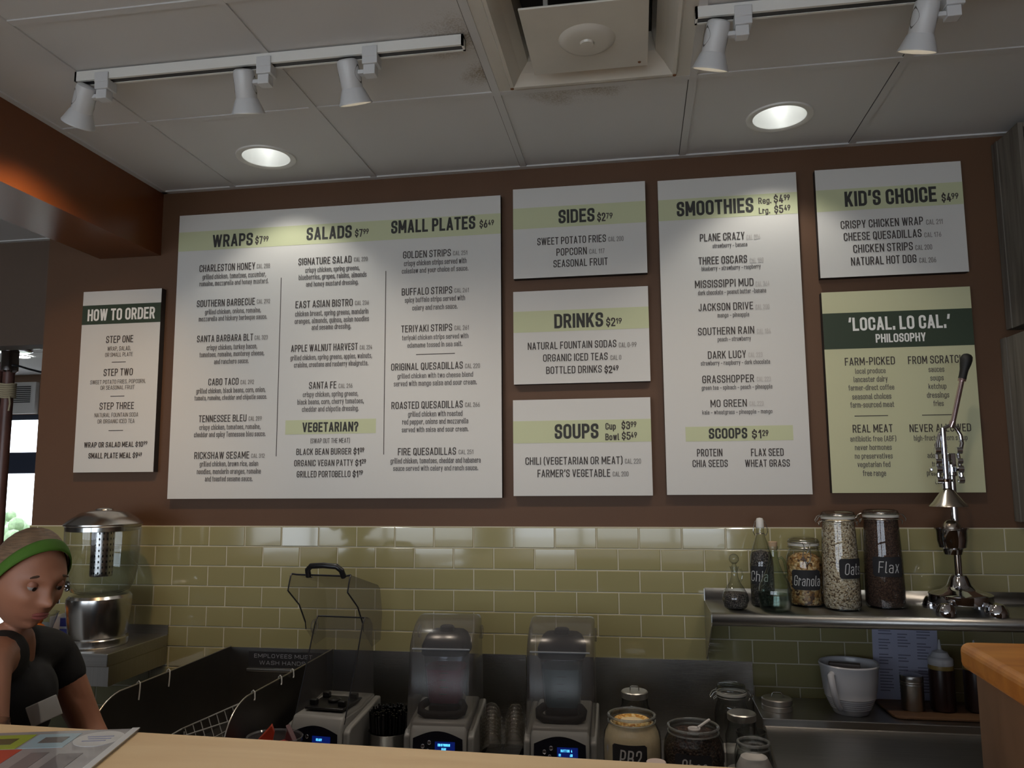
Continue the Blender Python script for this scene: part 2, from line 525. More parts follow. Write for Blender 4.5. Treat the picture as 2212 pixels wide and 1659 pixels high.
TEXT = {
 'how': [
  ('white', 'HOW TO ORDER', -2.261, 0.308, 2.214, 0.05),
  ('item', 'STEP ONE', -2.169, 0.123, 2.118, 0.03),
  ('item', 'STEP TWO', -2.172, 0.132, 1.98, 0.03),
  ('item', 'STEP THREE', -2.182, 0.155, 1.841, 0.029),
  ('desc', 'WRAP, SALAD,', -2.161, 0.106, 2.085, 0.018),
  ('desc', 'OR SMALL PLATE', -2.17, 0.126, 2.06, 0.017),
  ('desc', 'SWEET POTATO FRIES, POPCORN,', -2.231, 0.25, 1.947, 0.017),
  ('desc', 'OR SEASONAL FRUIT', -2.183, 0.154, 1.923, 0.017),
  ('desc', 'NATURAL FOUNTAIN SODA', -2.203, 0.197, 1.81, 0.017),
  ('desc', 'OR ORGANIC ICED TEA', -2.188, 0.167, 1.784, 0.017),
  ('price', 'WRAP OR SALAD MEAL $10', -2.243, 0.265, 1.686, 0.022),
  ('price', '99', -1.976, 0.017, 1.694, 0.015),
  ('price', 'SMALL PLATE MEAL $9', -2.22, 0.222, 1.641, 0.023),
  ('price', '49', -1.996, 0.015, 1.648, 0.016),
 ],
 'main': [
  ('heading', 'WRAPS', -1.709, 0.178, 2.502, 0.053),
  ('heading', 'SALADS', -1.299, 0.191, 2.509, 0.053),
  ('heading', 'SMALL PLATES', -0.944, 0.341, 2.516, 0.053),
  ('heading', 'VEGETARIAN?', -1.297, 0.23, 1.734, 0.038),
  ('price', '$7', -1.52, 0.032, 2.505, 0.033),
  ('price', '99', -1.485, 0.022, 2.514, 0.023),
  ('price', '$7', -1.094, 0.032, 2.511, 0.032),
  ('price', '99', -1.06, 0.023, 2.521, 0.022),
  ('price', '$6', -0.586, 0.031, 2.518, 0.032),
  ('price', '49', -0.552, 0.023, 2.527, 0.022),
  ('price', '$1', -1.085, 0.023, 1.644, 0.026),
  ('price', '09', -1.059, 0.017, 1.653, 0.018),
  ('price', '$1', -1.077, 0.024, 1.6, 0.025),
  ('price', '29', -1.051, 0.017, 1.609, 0.018),
  ('price', '$1', -1.087, 0.023, 1.557, 0.026),
  ('price', '19', -1.062, 0.016, 1.566, 0.018),
  ('item', 'CHARLESTON HONEY', -1.762, 0.245, 2.4, 0.03),
  ('item', 'SOUTHERN BARBECUE', -1.767, 0.254, 2.253, 0.029),
  ('item', 'SANTA BARBARA BLT', -1.76, 0.244, 2.107, 0.028),
  ('item', 'CABO TACO', -1.703, 0.131, 1.929, 0.028),
  ('item', 'TENNESSEE BLEU', -1.738, 0.205, 1.781, 0.028),
  ('item', 'RICKSHAW SESAME', -1.751, 0.235, 1.634, 0.028),
  ('item', 'SIGNATURE SALAD', -1.331, 0.224, 2.407, 0.029),
  ('item', 'EAST ASIAN BISTRO', -1.339, 0.24, 2.231, 0.029),
  ('item', 'APPLE WALNUT HARVEST', -1.353, 0.278, 2.054, 0.028),
  ('item', 'SANTA FE', -1.273, 0.113, 1.904, 0.028),
  ('item', 'GOLDEN STRIPS', -0.894, 0.193, 2.412, 0.029),
  ('item', 'BUFFALO STRIPS', -0.898, 0.203, 2.263, 0.029),
  ('item', 'TERIYAKI STRIPS', -0.899, 0.204, 2.116, 0.028),
  ('item', 'ORIGINAL QUESADILLAS', -0.938, 0.285, 1.967, 0.028),
  ('item', 'ROASTED QUESADILLAS', -0.935, 0.282, 1.817, 0.028),
  ('item', 'FIRE QUESADILLAS', -0.907, 0.228, 1.639, 0.028),
  ('item', 'BLACK BEAN BURGER', -1.319, 0.225, 1.645, 0.025),
  ('item', 'ORGANIC VEGAN PATTY', -1.327, 0.241, 1.601, 0.025),
  ('item', 'GRILLED PORTOBELLO', -1.315, 0.219, 1.558, 0.025),
  ('cal', 'CAL 288', -1.51, 0.057, 2.403, 0.019),
  ('cal', 'CAL 292', -1.505, 0.057, 2.257, 0.018),
  ('cal', 'CAL 323', -1.51, 0.057, 2.109, 0.018),
  ('cal', 'CAL 292', -1.564, 0.058, 1.93, 0.018),
  ('cal', 'CAL 289', -1.524, 0.056, 1.783, 0.018),
  ('cal', 'CAL 312', -1.508, 0.057, 1.636, 0.017),
  ('cal', 'CAL 220', -1.097, 0.057, 2.41, 0.018),
  ('cal', 'CAL 236', -1.09, 0.058, 2.233, 0.018),
  ('cal', 'CAL 224', -1.067, 0.051, 2.054, 0.018),
  ('cal', 'CAL 216', -1.151, 0.057, 1.904, 0.018),
  ('cal', 'CAL 251', -0.692, 0.057, 2.414, 0.018),
  ('cal', 'CAL 261', -0.686, 0.057, 2.265, 0.018),
  ('cal', 'CAL 261', -0.686, 0.057, 2.117, 0.019),
  ('cal', 'CAL 220', -0.644, 0.058, 1.968, 0.018),
  ('cal', 'CAL 266', -0.644, 0.057, 1.819, 0.018),
  ('cal', 'CAL 251', -0.669, 0.057, 1.641, 0.017),
  ('desc', 'grilled chicken, tomatoes, cucumber,', -1.747, 0.278, 2.368, 0.022),
  ('desc', 'romaine, mozzarella and honey mustard.', -1.759, 0.301, 2.34, 0.021),
  ('desc', 'grilled chicken, onions, romaine,', -1.73, 0.244, 2.221, 0.021),
  ('desc', 'mozzarella and hickory barbeque sauce.', -1.756, 0.297, 2.193, 0.021),
  ('desc', 'crispy chicken, turkey bacon,', -1.716, 0.219, 2.073, 0.022),
  ('desc', 'tomatoes, romaine, monterey cheese,', -1.746, 0.28, 2.045, 0.021),
  ('desc', 'and ranchero sauce.', -1.681, 0.149, 2.015, 0.021),
  ('desc', 'grilled chicken, black beans, corn, onion,', -1.754, 0.298, 1.897, 0.021),
  ('desc', 'tomato, romaine, cheddar and chipotle sauce.', -1.76, 0.311, 1.869, 0.02),
  ('desc', 'crispy chicken, tomatoes, romaine,', -1.734, 0.262, 1.75, 0.021),
  ('desc', 'cheddar and spicy Tennessee bleu sauce.', -1.756, 0.306, 1.721, 0.021),
  ('desc', 'grilled chicken, brown rice, asian', -1.726, 0.249, 1.604, 0.021),
  ('desc', 'noodles, mandarin oranges, romaine', -1.737, 0.272, 1.574, 0.021),
  ('desc', 'and toasted sesame sauce.', -1.701, 0.202, 1.545, 0.021),
  ('desc', 'crispy chicken, spring greens,', -1.301, 0.228, 2.375, 0.021),
  ('desc', 'blueberries, grapes, raisins, almonds', -1.328, 0.284, 2.346, 0.022),
  ('desc', 'and honey mustard dressing.', -1.296, 0.219, 2.317, 0.021),
  ('desc', 'chicken breast, spring greens, mandarin', -1.339, 0.305, 2.197, 0.022),
  ('desc', 'oranges, almonds, quinoa, asian noodles', -1.34, 0.309, 2.167, 0.022),
  ('desc', 'and sesame dressing.', -1.268, 0.164, 2.14, 0.022),
  ('desc', 'grilled chicken, spring greens, apples, walnuts,', -1.354, 0.338, 2.02, 0.021),
  ('desc', 'craisins, croutons and rasberry vinaigrette.', -1.338, 0.307, 1.991, 0.021),
  ('desc', 'crispy chicken, spring greens,', -1.298, 0.228, 1.872, 0.021),
  ('desc', 'black beans, corn, cherry tomatoes,', -1.32, 0.273, 1.843, 0.021),
  ('desc', 'cheddar and chipotle dressing.', -1.3, 0.233, 1.814, 0.021),
  ('desc', '(SWAP OUT THE MEAT)', -1.262, 0.161, 1.69, 0.019),
  ('desc', 'crispy chicken strips served with', -0.89, 0.252, 2.381, 0.022),
  ('desc', 'coleslaw and your choice of sauce.', -0.898, 0.267, 2.351, 0.021),
  ('desc', 'spicy buffalo strips served with', -0.885, 0.241, 2.234, 0.021),
  ('desc', 'celery and ranch sauce.', -0.855, 0.181, 2.202, 0.021),
  ('desc', 'teriyaki chicken strips served with', -0.895, 0.264, 2.085, 0.02),
  ('desc', 'edamame tossed in sea salt.', -0.873, 0.218, 2.055, 0.02),
  ('desc', 'grilled chicken with two cheese blend', -0.912, 0.299, 1.935, 0.02),
  ('desc', 'served with mango salsa and sour cream.', -0.926, 0.328, 1.905, 0.021),
  ('desc', 'grilled chicken with roasted', -0.868, 0.214, 1.786, 0.021),
  ('desc', 'red pepper, onions and mozzarella', -0.891, 0.259, 1.757, 0.021),
  ('desc', 'served with salsa and sour cream.', -0.892, 0.261, 1.727, 0.02),
  ('desc', 'grilled chicken, tomatoes, cheddar and habanera', -0.936, 0.352, 1.608, 0.021),
  ('desc', 'sauce served with celery and ranch sauce.', -0.925, 0.331, 1.58, 0.02),
 ],
 'sides': [
  ('heading', 'SIDES', -0.277, 0.138, 2.518, 0.054),
  ('price', '$2', -0.129, 0.031, 2.517, 0.034),
  ('price', '79', -0.096, 0.025, 2.526, 0.023),
  ('item', 'SWEET POTATO FRIES', -0.36, 0.262, 2.436, 0.029),
  ('item', 'POPCORN', -0.287, 0.116, 2.391, 0.029),
  ('item', 'SEASONAL FRUIT', -0.299, 0.206, 2.346, 0.029),
  ('cal', 'CAL 200', -0.089, 0.057, 2.436, 0.019),
  ('cal', 'CAL 117', -0.162, 0.058, 2.392, 0.019),
 ],
 'drinks': [
  ('heading', 'DRINKS', -0.299, 0.184, 2.11, 0.055),
  ('price', '$2', -0.104, 0.034, 2.11, 0.033),
  ('price', '19', -0.068, 0.022, 2.119, 0.022),
  ('price', '$2', -0.114, 0.029, 1.934, 0.028),
  ('price', '49', -0.083, 0.021, 1.943, 0.02),
  ('item', 'NATURAL FOUNTAIN SODAS', -0.401, 0.333, 2.031, 0.028),
  ('item', 'ORGANIC ICED TEAS', -0.343, 0.242, 1.984, 0.028),
  ('item', 'BOTTLED DRINKS', -0.332, 0.208, 1.937, 0.028),
  ('cal', 'CAL 0-99', -0.059, 0.065, 2.029, 0.019),
  ('cal', 'CAL 0', -0.091, 0.04, 1.983, 0.018),
 ],
 'soups': [
  ('heading', 'SOUPS', -0.303, 0.162, 1.693, 0.055),
  ('price', 'Cup', -0.115, 0.038, 1.724, 0.025),
  ('price', '$3', -0.056, 0.031, 1.724, 0.03),
  ('price', '99', -0.023, 0.021, 1.732, 0.021),
  ('price', 'Bowl', -0.116, 0.05, 1.685, 0.025),
  ('price', '$5', -0.056, 0.032, 1.686, 0.029),
  ('price', '49', -0.023, 0.022, 1.693, 0.021),
  ('item', 'CHILI (VEGETARIAN OR MEAT)', -0.414, 0.358, 1.598, 0.028),
  ('item', "FARMER'S VEGETABLE", -0.369, 0.268, 1.552, 0.028),
  ('cal', 'CAL 220', -0.047, 0.058, 1.599, 0.018),
  ('cal', 'CAL 200', -0.092, 0.057, 1.553, 0.018),
 ],
 'smooth': [
  ('heading', 'SMOOTHIES', 0.168, 0.278, 2.518, 0.057),
  ('heading', 'SCOOPS', 0.255, 0.134, 1.685, 0.038),
  ('price', 'Reg.', 0.464, 0.046, 2.548, 0.024),
  ('price', '$4', 0.519, 0.034, 2.547, 0.032),
  ('price', '99', 0.555, 0.021, 2.556, 0.022),
  ('price', 'Lrg.', 0.464, 0.04, 2.51, 0.024),
  ('price', '$5', 0.519, 0.032, 2.509, 0.031),
  ('price', '49', 0.554, 0.022, 2.517, 0.022),
  ('price', '$1', 0.405, 0.033, 1.684, 0.031),
  ('price', '29', 0.441, 0.021, 1.692, 0.022),
  ('item', 'PLANE CRAZY', 0.249, 0.161, 2.417, 0.029),
  ('item', 'THREE OSCARS', 0.241, 0.174, 2.329, 0.029),
  ('item', 'MISSISSIPPI MUD', 0.225, 0.209, 2.241, 0.029),
  ('item', 'JACKSON DRIVE', 0.235, 0.194, 2.154, 0.028),
  ('item', 'SOUTHERN RAIN', 0.23, 0.199, 2.064, 0.028),
  ('item', 'DARK LUCY', 0.262, 0.135, 1.976, 0.028),
  ('item', 'GRASSHOPPER', 0.239, 0.182, 1.887, 0.028),
  ('item', 'MO GREEN', 0.265, 0.127, 1.799, 0.027),
  ('item', 'PROTEIN', 0.211, 0.089, 1.622, 0.027),
  ('item', 'FLAX SEED', 0.399, 0.112, 1.621, 0.027),
  ('item', 'CHIA SEEDS', 0.194, 0.123, 1.584, 0.026),
  ('item', 'WHEAT GRASS', 0.377, 0.153, 1.583, 0.026),
  ('faint', 'CAL 206', 0.416, 0.049, 2.415, 0.019),
  ('faint', 'CAL 180', 0.424, 0.049, 2.327, 0.019),
  ('faint', 'CAL 264', 0.441, 0.049, 2.239, 0.018),
  ('faint', 'CAL 200', 0.437, 0.049, 2.153, 0.018),
  ('faint', 'CAL 184', 0.438, 0.049, 2.063, 0.018),
  ('faint', 'CAL 223', 0.405, 0.049, 1.977, 0.018),
  ('faint', 'CAL 223', 0.43, 0.049, 1.888, 0.018),
  ('faint', 'CAL 223', 0.401, 0.049, 1.801, 0.017),
  ('desc', 'strawberry – banana', 0.294, 0.124, 2.39, 0.017),
  ('desc', 'blueberry – strawberry – raspberry', 0.251, 0.211, 2.305, 0.017),
  ('desc', 'dark chocolate – peanut butter –banana', 0.235, 0.242, 2.214, 0.018),
  ('desc', 'mango – pineapple', 0.302, 0.112, 2.128, 0.017),
  ('desc', 'peach – strawberry', 0.299, 0.117, 2.039, 0.017),
  ('desc', 'strawberry – raspberry – dark chocolate', 0.236, 0.243, 1.952, 0.017),
  ('desc', 'green tea – spinach – peach – pineapple', 0.236, 0.247, 1.862, 0.017),
  ('desc', 'kale – wheatgrass – pineapple – mango', 0.235, 0.244, 1.773, 0.016),
 ],
 'kids': [
  ('heading', "KID'S CHOICE", 0.766, 0.311, 2.518, 0.057),
  ('price', '$4', 1.093, 0.032, 2.515, 0.032),
  ('price', '99', 1.126, 0.023, 2.524, 0.022),
  ('item', 'CRISPY CHICKEN WRAP', 0.747, 0.279, 2.436, 0.03),
  ('item', 'CHEESE QUESADILLAS', 0.755, 0.263, 2.391, 0.03),
  ('item', 'CHICKEN STRIPS', 0.785, 0.201, 2.345, 0.03),
  ('item', 'NATURAL HOT DOG', 0.775, 0.22, 2.299, 0.03),
  ('cal', 'CAL 211', 1.036, 0.055, 2.435, 0.019),
  ('cal', 'CAL 176', 1.027, 0.056, 2.389, 0.018),
  ('cal', 'CAL 200', 0.994, 0.056, 2.344, 0.019),
  ('cal', 'CAL 206', 1.004, 0.056, 2.297, 0.019),
 ],
 'local': [
  ('white', '‘LOCAL. LO CAL.’', 0.754, 0.337, 2.061, 0.048),
  ('white', 'PHILOSOPHY', 0.842, 0.166, 2.016, 0.031),
  ('item', 'FARM-PICKED', 0.734, 0.167, 1.937, 0.028),
  ('item', 'FROM SCRATCH', 0.944, 0.181, 1.936, 0.028),
  ('item', 'REAL MEAT', 0.747, 0.132, 1.699, 0.028),
  ('item', 'NEVER ALLOWED', 0.934, 0.198, 1.698, 0.027),
  ('desc', 'local produce', 0.767, 0.101, 1.907, 0.019),
  ('desc', 'lancaster dairy', 0.76, 0.113, 1.877, 0.02),
  ('desc', 'farmer-direct coffee', 0.741, 0.152, 1.848, 0.019),
  ('desc', 'seasonal choices', 0.752, 0.129, 1.816, 0.02),
  ('desc', 'farm-sourced meat', 0.744, 0.145, 1.787, 0.02),
  ('desc', 'sauces', 1.009, 0.051, 1.906, 0.02),
  ('desc', 'soups', 1.013, 0.043, 1.876, 0.02),
  ('desc', 'ketchup', 1.005, 0.058, 1.847, 0.019),
  ('desc', 'dressings', 0.998, 0.072, 1.816, 0.02),
  ('desc', 'fries', 1.017, 0.033, 1.787, 0.019),
  ('desc', 'antibiotic free (ABF)', 0.737, 0.151, 1.668, 0.019),
  ('desc', 'never hormones', 0.751, 0.121, 1.638, 0.019),
  ('desc', 'no preservatives', 0.749, 0.124, 1.608, 0.019),
  ('desc', 'vegetarian fed', 0.756, 0.108, 1.579, 0.019),
  ('desc', 'free range', 0.772, 0.076, 1.548, 0.02),
  ('desc', 'high-fructose corn syrup', 0.946, 0.172, 1.668, 0.019),
  ('desc', 'fillers', 1.01, 0.042, 1.639, 0.019),
  ('desc', 'added sugar', 0.986, 0.085, 1.608, 0.019),
  ('desc', 'trans fat', 0.999, 0.056, 1.578, 0.019),
  ('desc', 'preservatives', 0.98, 0.089, 1.548, 0.019),
  ('desc', 'GMOs', 1.005, 0.034, 1.519, 0.019),
 ],
}
# ------------------------------------------------------------------ materials of the room
M_BROWN = mat('brown_wall_paint', S(92, 63, 40), rough=0.62, bump=0.15, bscale=260, noise=0.03, nscale=3)
M_DARKWALL = mat('grey_brown_wall_paint', S(96, 80, 68), rough=0.7, bump=0.12, bscale=260)
M_WHITE = mat('white_painted_metal', S(226, 226, 222), rough=0.35)
M_STEEL = mat('brushed_steel', S(178, 178, 176), rough=0.30, metal=1.0, bump=0.06, bscale=60, stretch=(60, 60, 1.2), noise=0.06, nscale=3)
M_STEELH = mat('brushed_steel_across', S(172, 171, 168), rough=0.32, metal=1.0, bump=0.06, bscale=60, stretch=(1.2, 60, 60), noise=0.06, nscale=3)
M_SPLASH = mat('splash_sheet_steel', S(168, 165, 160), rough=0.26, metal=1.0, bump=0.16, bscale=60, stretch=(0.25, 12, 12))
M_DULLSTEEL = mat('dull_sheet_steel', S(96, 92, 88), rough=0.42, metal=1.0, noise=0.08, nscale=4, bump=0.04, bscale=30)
M_CHROME = mat('polished_chrome', S(205, 205, 208), rough=0.07, metal=1.0)
M_BLACK = mat('black_plastic', S(22, 22, 24), rough=0.35)
M_RUBBER = mat('black_rubber', S(20, 19, 18), rough=0.6)
M_GROUT = mat('pale_grout', S(196, 190, 168), rough=0.8)
M_WOOD = None

def wood(name, c1, c2, rough=0.45, scale=(2, 30, 30), spots=0.0):
    m = bpy.data.materials.new(name)
    m.use_nodes = True
    nt = m.node_tree
    b = nt.nodes['Principled BSDF']
    b.inputs['Roughness'].default_value = rough
    tc = nt.nodes.new('ShaderNodeTexCoord')
    mp = nt.nodes.new('ShaderNodeMapping')
    mp.inputs['Scale'].default_value = scale
    nt.links.new(tc.outputs['Object'], mp.inputs[0])
    n = nt.nodes.new('ShaderNodeTexNoise')
    n.inputs['Scale'].default_value = 1.0
    n.inputs['Detail'].default_value = 8
    n.inputs['Distortion'].default_value = 0.6
    nt.links.new(mp.outputs[0], n.inputs['Vector'])
    rp = nt.nodes.new('ShaderNodeValToRGB')
    rp.color_ramp.elements[0].position = 0.3
    rp.color_ramp.elements[1].position = 0.7
    rp.color_ramp.elements[0].color = c2
    rp.color_ramp.elements[1].color = c1
    nt.links.new(n.outputs['Fac'], rp.inputs[0])
    nt.links.new(rp.outputs[0], b.inputs['Base Color'])
    bp = nt.nodes.new('ShaderNodeBump')
    bp.inputs['Strength'].default_value = 0.12
    bp.inputs['Distance'].default_value = 0.002
    nt.links.new(n.outputs['Fac'], bp.inputs['Height'])
    nt.links.new(bp.outputs[0], b.inputs['Normal'])
    return m

M_MAPLE = wood('maple_counter_wood', S(238, 206, 160), S(226, 190, 142), 0.4, (3, 14, 14))
M_ORANGEWOOD = wood('orange_stained_wood', S(206, 138, 62), S(176, 108, 42), 0.4, (5, 24, 24))
M_PANELWOOD = wood('brown_board_wood', S(134, 104, 80), S(112, 84, 62), 0.6, (12, 12, 3))
M_CRATE = wood('weathered_grey_wood', S(128, 122, 112), S(84, 78, 70), 0.85, (30, 30, 2.5))

# ceiling: white panels with dust speckles round the air diffuser and by the end of the track
def ceiling_mat():
    m = bpy.data.materials.new('white_ceiling_panel')
    m.use_nodes = True
    nt = m.node_tree
    b = nt.nodes['Principled BSDF']
    b.inputs['Roughness'].default_value = 0.75
    tc = nt.nodes.new('ShaderNodeTexCoord')
    acc = None
    for (px, py, rad) in ((-0.18, -0.57, 0.26), (-0.46, -0.93, 0.20), (-0.40, -0.72, 0.16)):
        mp = nt.nodes.new('ShaderNodeMapping')
        mp.inputs['Location'].default_value = (-px / rad, -py / rad, -CEIL / rad)
        mp.inputs['Scale'].default_value = (1 / rad, 1.8 / rad if rad > .22 else 1 / rad, 1 / rad)
        if rad > .22:
            mp.inputs['Location'].default_value = (-px / rad, -py * 1.8 / rad, -CEIL / rad)
        nt.links.new(tc.outputs['Object'], mp.inputs[0])
        ln = nt.nodes.new('ShaderNodeVectorMath')
        ln.operation = 'LENGTH'
        nt.links.new(mp.outputs[0], ln.inputs[0])
        mr = nt.nodes.new('ShaderNodeMapRange')
        mr.inputs[1].default_value = 1.0
        mr.inputs[2].default_value = 0.0
        nt.links.new(ln.outputs['Value'], mr.inputs[0])
        if acc is None:
            acc = mr.outputs[0]
        else:
            mx = nt.nodes.new('ShaderNodeMath')
            mx.operation = 'MAXIMUM'
            nt.links.new(acc, mx.inputs[0])
            nt.links.new(mr.outputs[0], mx.inputs[1])
            acc = mx.outputs[0]
    n = nt.nodes.new('ShaderNodeTexNoise')
    n.inputs['Scale'].default_value = 190
    n.inputs['Detail'].default_value = 4
    nt.links.new(tc.outputs['Object'], n.inputs['Vector'])
    n2 = nt.nodes.new('ShaderNodeTexNoise')
    n2.inputs['Scale'].default_value = 9
    nt.links.new(tc.outputs['Object'], n2.inputs['Vector'])
    ad = nt.nodes.new('ShaderNodeMath')
    ad.operation = 'MULTIPLY'
    nt.links.new(n.outputs['Fac'], ad.inputs[0])
    nt.links.new(acc, ad.inputs[1])
    a2 = nt.nodes.new('ShaderNodeMath')
    a2.operation = 'MULTIPLY'
    nt.links.new(ad.outputs[0], a2.inputs[0])
    nt.links.new(n2.outputs['Fac'], a2.inputs[1])
    rp = nt.nodes.new('ShaderNodeValToRGB')
    rp.color_ramp.elements[0].position = 0.10
    rp.color_ramp.elements[1].position = 0.30
    rp.color_ramp.elements[0].color = S(208, 208, 208)
    rp.color_ramp.elements[1].color = S(150, 138, 120)
    nt.links.new(a2.outputs[0], rp.inputs[0])
    nt.links.new(rp.outputs[0], b.inputs['Base Color'])
    return m

M_CEIL = ceiling_mat()
M_TBAR = mat('white_ceiling_bar', S(206, 206, 206), rough=0.6)

# ------------------------------------------------------------------ room shell
struct('floor', Mb().box(-9.5, 2.75, -7.1, 5.1, FLOOR - 0.1, FLOOR),
       mat('buff_floor_tile', S(196, 190, 184), rough=0.5, noise=0.15, nscale=6), smooth=False)

# suspended ceiling: grid cells, two of them pierced for the recessed lamps, one left out for the air diffuser
COLS = [-1.633 + 0.61 * i for i in range(-13, 8)]
ROWS = [0.012] + [-0.602 - 0.60 * k for k in range(0, 11)] + [-7.0]
CANS = [(-1.361, -0.262), (0.506, -0.272), (-1.35, -2.70), (0.50, -2.70)]
CAN_R = 0.092
xs = [-9.4] + [c for c in COLS if -9.3 < c < 2.6] + [2.7]
mb = Mb()
def hole_cell(mb, x0, x1, y0, y1, cx, cy, rad, z):
    n = 48
    ring = [mb.bm.verts.new((cx + rad * cos(2 * pi * k / n), cy + rad * sin(2 * pi * k / n), z)) for k in range(n)]
    outer = []
    for k in range(n):
        a = 2 * pi * k / n
        dx, dy = cos(a), sin(a)
        tt = min(((x1 - cx) if dx > 0 else (x0 - cx)) / dx if abs(dx) > 1e-6 else 9, ((y1 - cy) if dy > 0 else (y0 - cy)) / dy if abs(dy) > 1e-6 else 9)
        outer.append(mb.bm.verts.new((cx + dx * tt, cy + dy * tt, z)))
    for k in range(n):
        mb.face([ring[k], ring[(k + 1) % n], outer[(k + 1) % n], outer[k]])
    for (qx, qy) in ((x0, y0), (x0, y1), (x1, y0), (x1, y1)):
        a = atan2(qy - cy, qx - cx) % (2 * pi)
        k = int(a / (2 * pi / n)) % n
        mb.face([outer[k], outer[(k + 1) % n], mb.bm.verts.new((qx, qy, z))])
for i in range(len(xs) - 1):
    for j in range(len(ROWS) - 1):
        x0, x1, y1, y0 = xs[i], xs[i + 1], ROWS[j], ROWS[j + 1]
        if abs(x0 + 0.413) < 0.02 and j == 1:
            continue
        h = [c for c in CANS if x0 < c[0] < x1 and y0 < c[1] < y1]
        if h:
            hole_cell(mb, x0, x1, y0, y1, h[0][0], h[0][1], CAN_R, CEIL + 0.0018)
        else:
            mb.poly([(x0, y0, CEIL + 0.0018), (x1, y0, CEIL + 0.0018), (x1, y1, CEIL + 0.0018), (x0, y1, CEIL + 0.0018)])
mb.box(-9.4, 2.7, 0.012, 5.0, CEIL + 0.0018, CEIL + 0.02)
mb.box(-9.5, 2.8, -7.1, 5.1, 3.2, 3.3)
mb.mi = 1
for x in xs[1:-1]:
    mb.box(x - 0.012, x + 0.012, -7.0, 0.012, CEIL - 0.003, CEIL + 0.0018)
for y in ROWS[1:-1]:
    mb.box(-9.4, 2.7, y - 0.012, y + 0.012, CEIL - 0.0022, CEIL + 0.0018)
for y in (1.2, 2.4, 3.6):
    mb.box(-9.4, 2.7, y - 0.012, y + 0.012, CEIL - 0.0022, CEIL + 0.0018)
mb.mi = 2  # dark strips along one side of each bar paint in the reveal shadow
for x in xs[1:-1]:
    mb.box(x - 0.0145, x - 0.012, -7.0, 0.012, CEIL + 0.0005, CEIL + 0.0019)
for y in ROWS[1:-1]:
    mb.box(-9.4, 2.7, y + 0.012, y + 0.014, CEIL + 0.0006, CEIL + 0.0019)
mb.mi = 1
mb.box(-1.985, 2.7, -0.012, 0.012, CEIL - 0.004, CEIL + 0.0018)
mb.box(-1.962, -1.938, -7.0, 0.012, CEIL - 0.004, CEIL + 0.0018)
mb.box(-9.4, -2.49, 0.476, 0.5, CEIL - 0.004, CEIL + 0.0018)
struct('ceiling', mb, [M_CEIL, M_TBAR, mat('reveal_shadow_strip', S(70, 68, 66), rough=.9)], smooth=False)

struct('wall_back', Mb().box(-2.49, 2.75, 0.012, 0.5, FLOOR, 3.2), M_BROWN, smooth=False)
mb = Mb()
mb.box(-9.4, -2.49, 0.5, 0.62, 2.226, 3.2)
mb.box(-2.80, -2.40, 0.5, 0.62, FLOOR, 2.226)
mb.box(-9.4, -5.6, 0.5, 0.62, FLOOR, 2.226)
mb.box(-5.6, -2.80, 0.5, 0.62, FLOOR, 0.7)
struct('wall_rear_left', mb, M_DARKWALL, smooth=False)
# the wall behind the sink goes down in pale olive glass tiles laid in running bond
M_TILE = mat('olive_glass_tile', S(152, 145, 104), rough=0.08, spec=0.6, coat=0.4, noise=0.035, nscale=1.7)
TP, TH, TG = 0.153, 0.0775, 0.0042
mb = Mb()
ztop = 1.3665
for row in range(14):
    z1 = ztop - row * TH
    z0 = z1 - TH + TG
    off = 0.149 + (0.0 if row % 2 == 0 else TP / 2)
    k0 = int((-2.49 - off) / TP) - 1
    for k in range(k0, 20):
        x0 = off + k * TP + TG / 2
        x1 = x0 + TP - TG
        x0, x1 = max(x0, -2.488), min(x1, 2.6)
        if x1 - x0 < 0.01:
            continue
        tx, tz = random.uniform(-.0006, .0006), random.uniform(-.0005, .0005)
        e = 0.0016
        def q(x, z, inset):
            return 0.0 + (x - (x0 + x1) / 2) / 0.153 * tx * 2 + (z - (z0 + z1) / 2) / 0.0775 * tz * 2 + (0.0014 if not inset else 0)
        F1 = [mb.bm.verts.new((x, q(x, z, True), z)) for x, z in ((x0 + e, z0 + e), (x1 - e, z0 + e), (x1 - e, z1 - e), (x0 + e, z1 - e))]
        F0 = [mb.bm.verts.new((x, q(x, z, False), z)) for x, z in ((x0, z0), (x1, z0), (x1, z1), (x0, z1))]
        FB = [mb.bm.verts.new((x, 0.008, z)) for x, z in ((x0, z0), (x1, z0), (x1, z1), (x0, z1))]
        mb.face(F1)
        for i in range(4):
            j = (i + 1) % 4
            mb.face([F0[i], F0[j], F1[j], F1[i]])
            mb.face([FB[i], FB[j], F0[j], F0[i]])
mb.mi = 1
mb.box(-2.489, 2.6, 0.0022, 0.0119, ztop - 14 * TH, ztop + 0.0035)
struct('trim_1', mb, [M_TILE, M_GROUT], label='olive glass tile backsplash laid in running bond under the menu wall', cat='backsplash', smooth=False)

# brown dropped beam along the left of the counter
struct('ceiling_beam', Mb().box(-2.243, -1.961, -7.0, 0.0115, 2.49, CEIL - 0.003), mat('brown_beam_paint', S(108, 60, 28), rough=0.3, bump=0.1, bscale=200), smooth=False)

mb = Mb().box(2.7, 2.8, -7.0, 0.5, FLOOR, 3.2)
struct('wall_right', mb, M_BROWN, smooth=False)
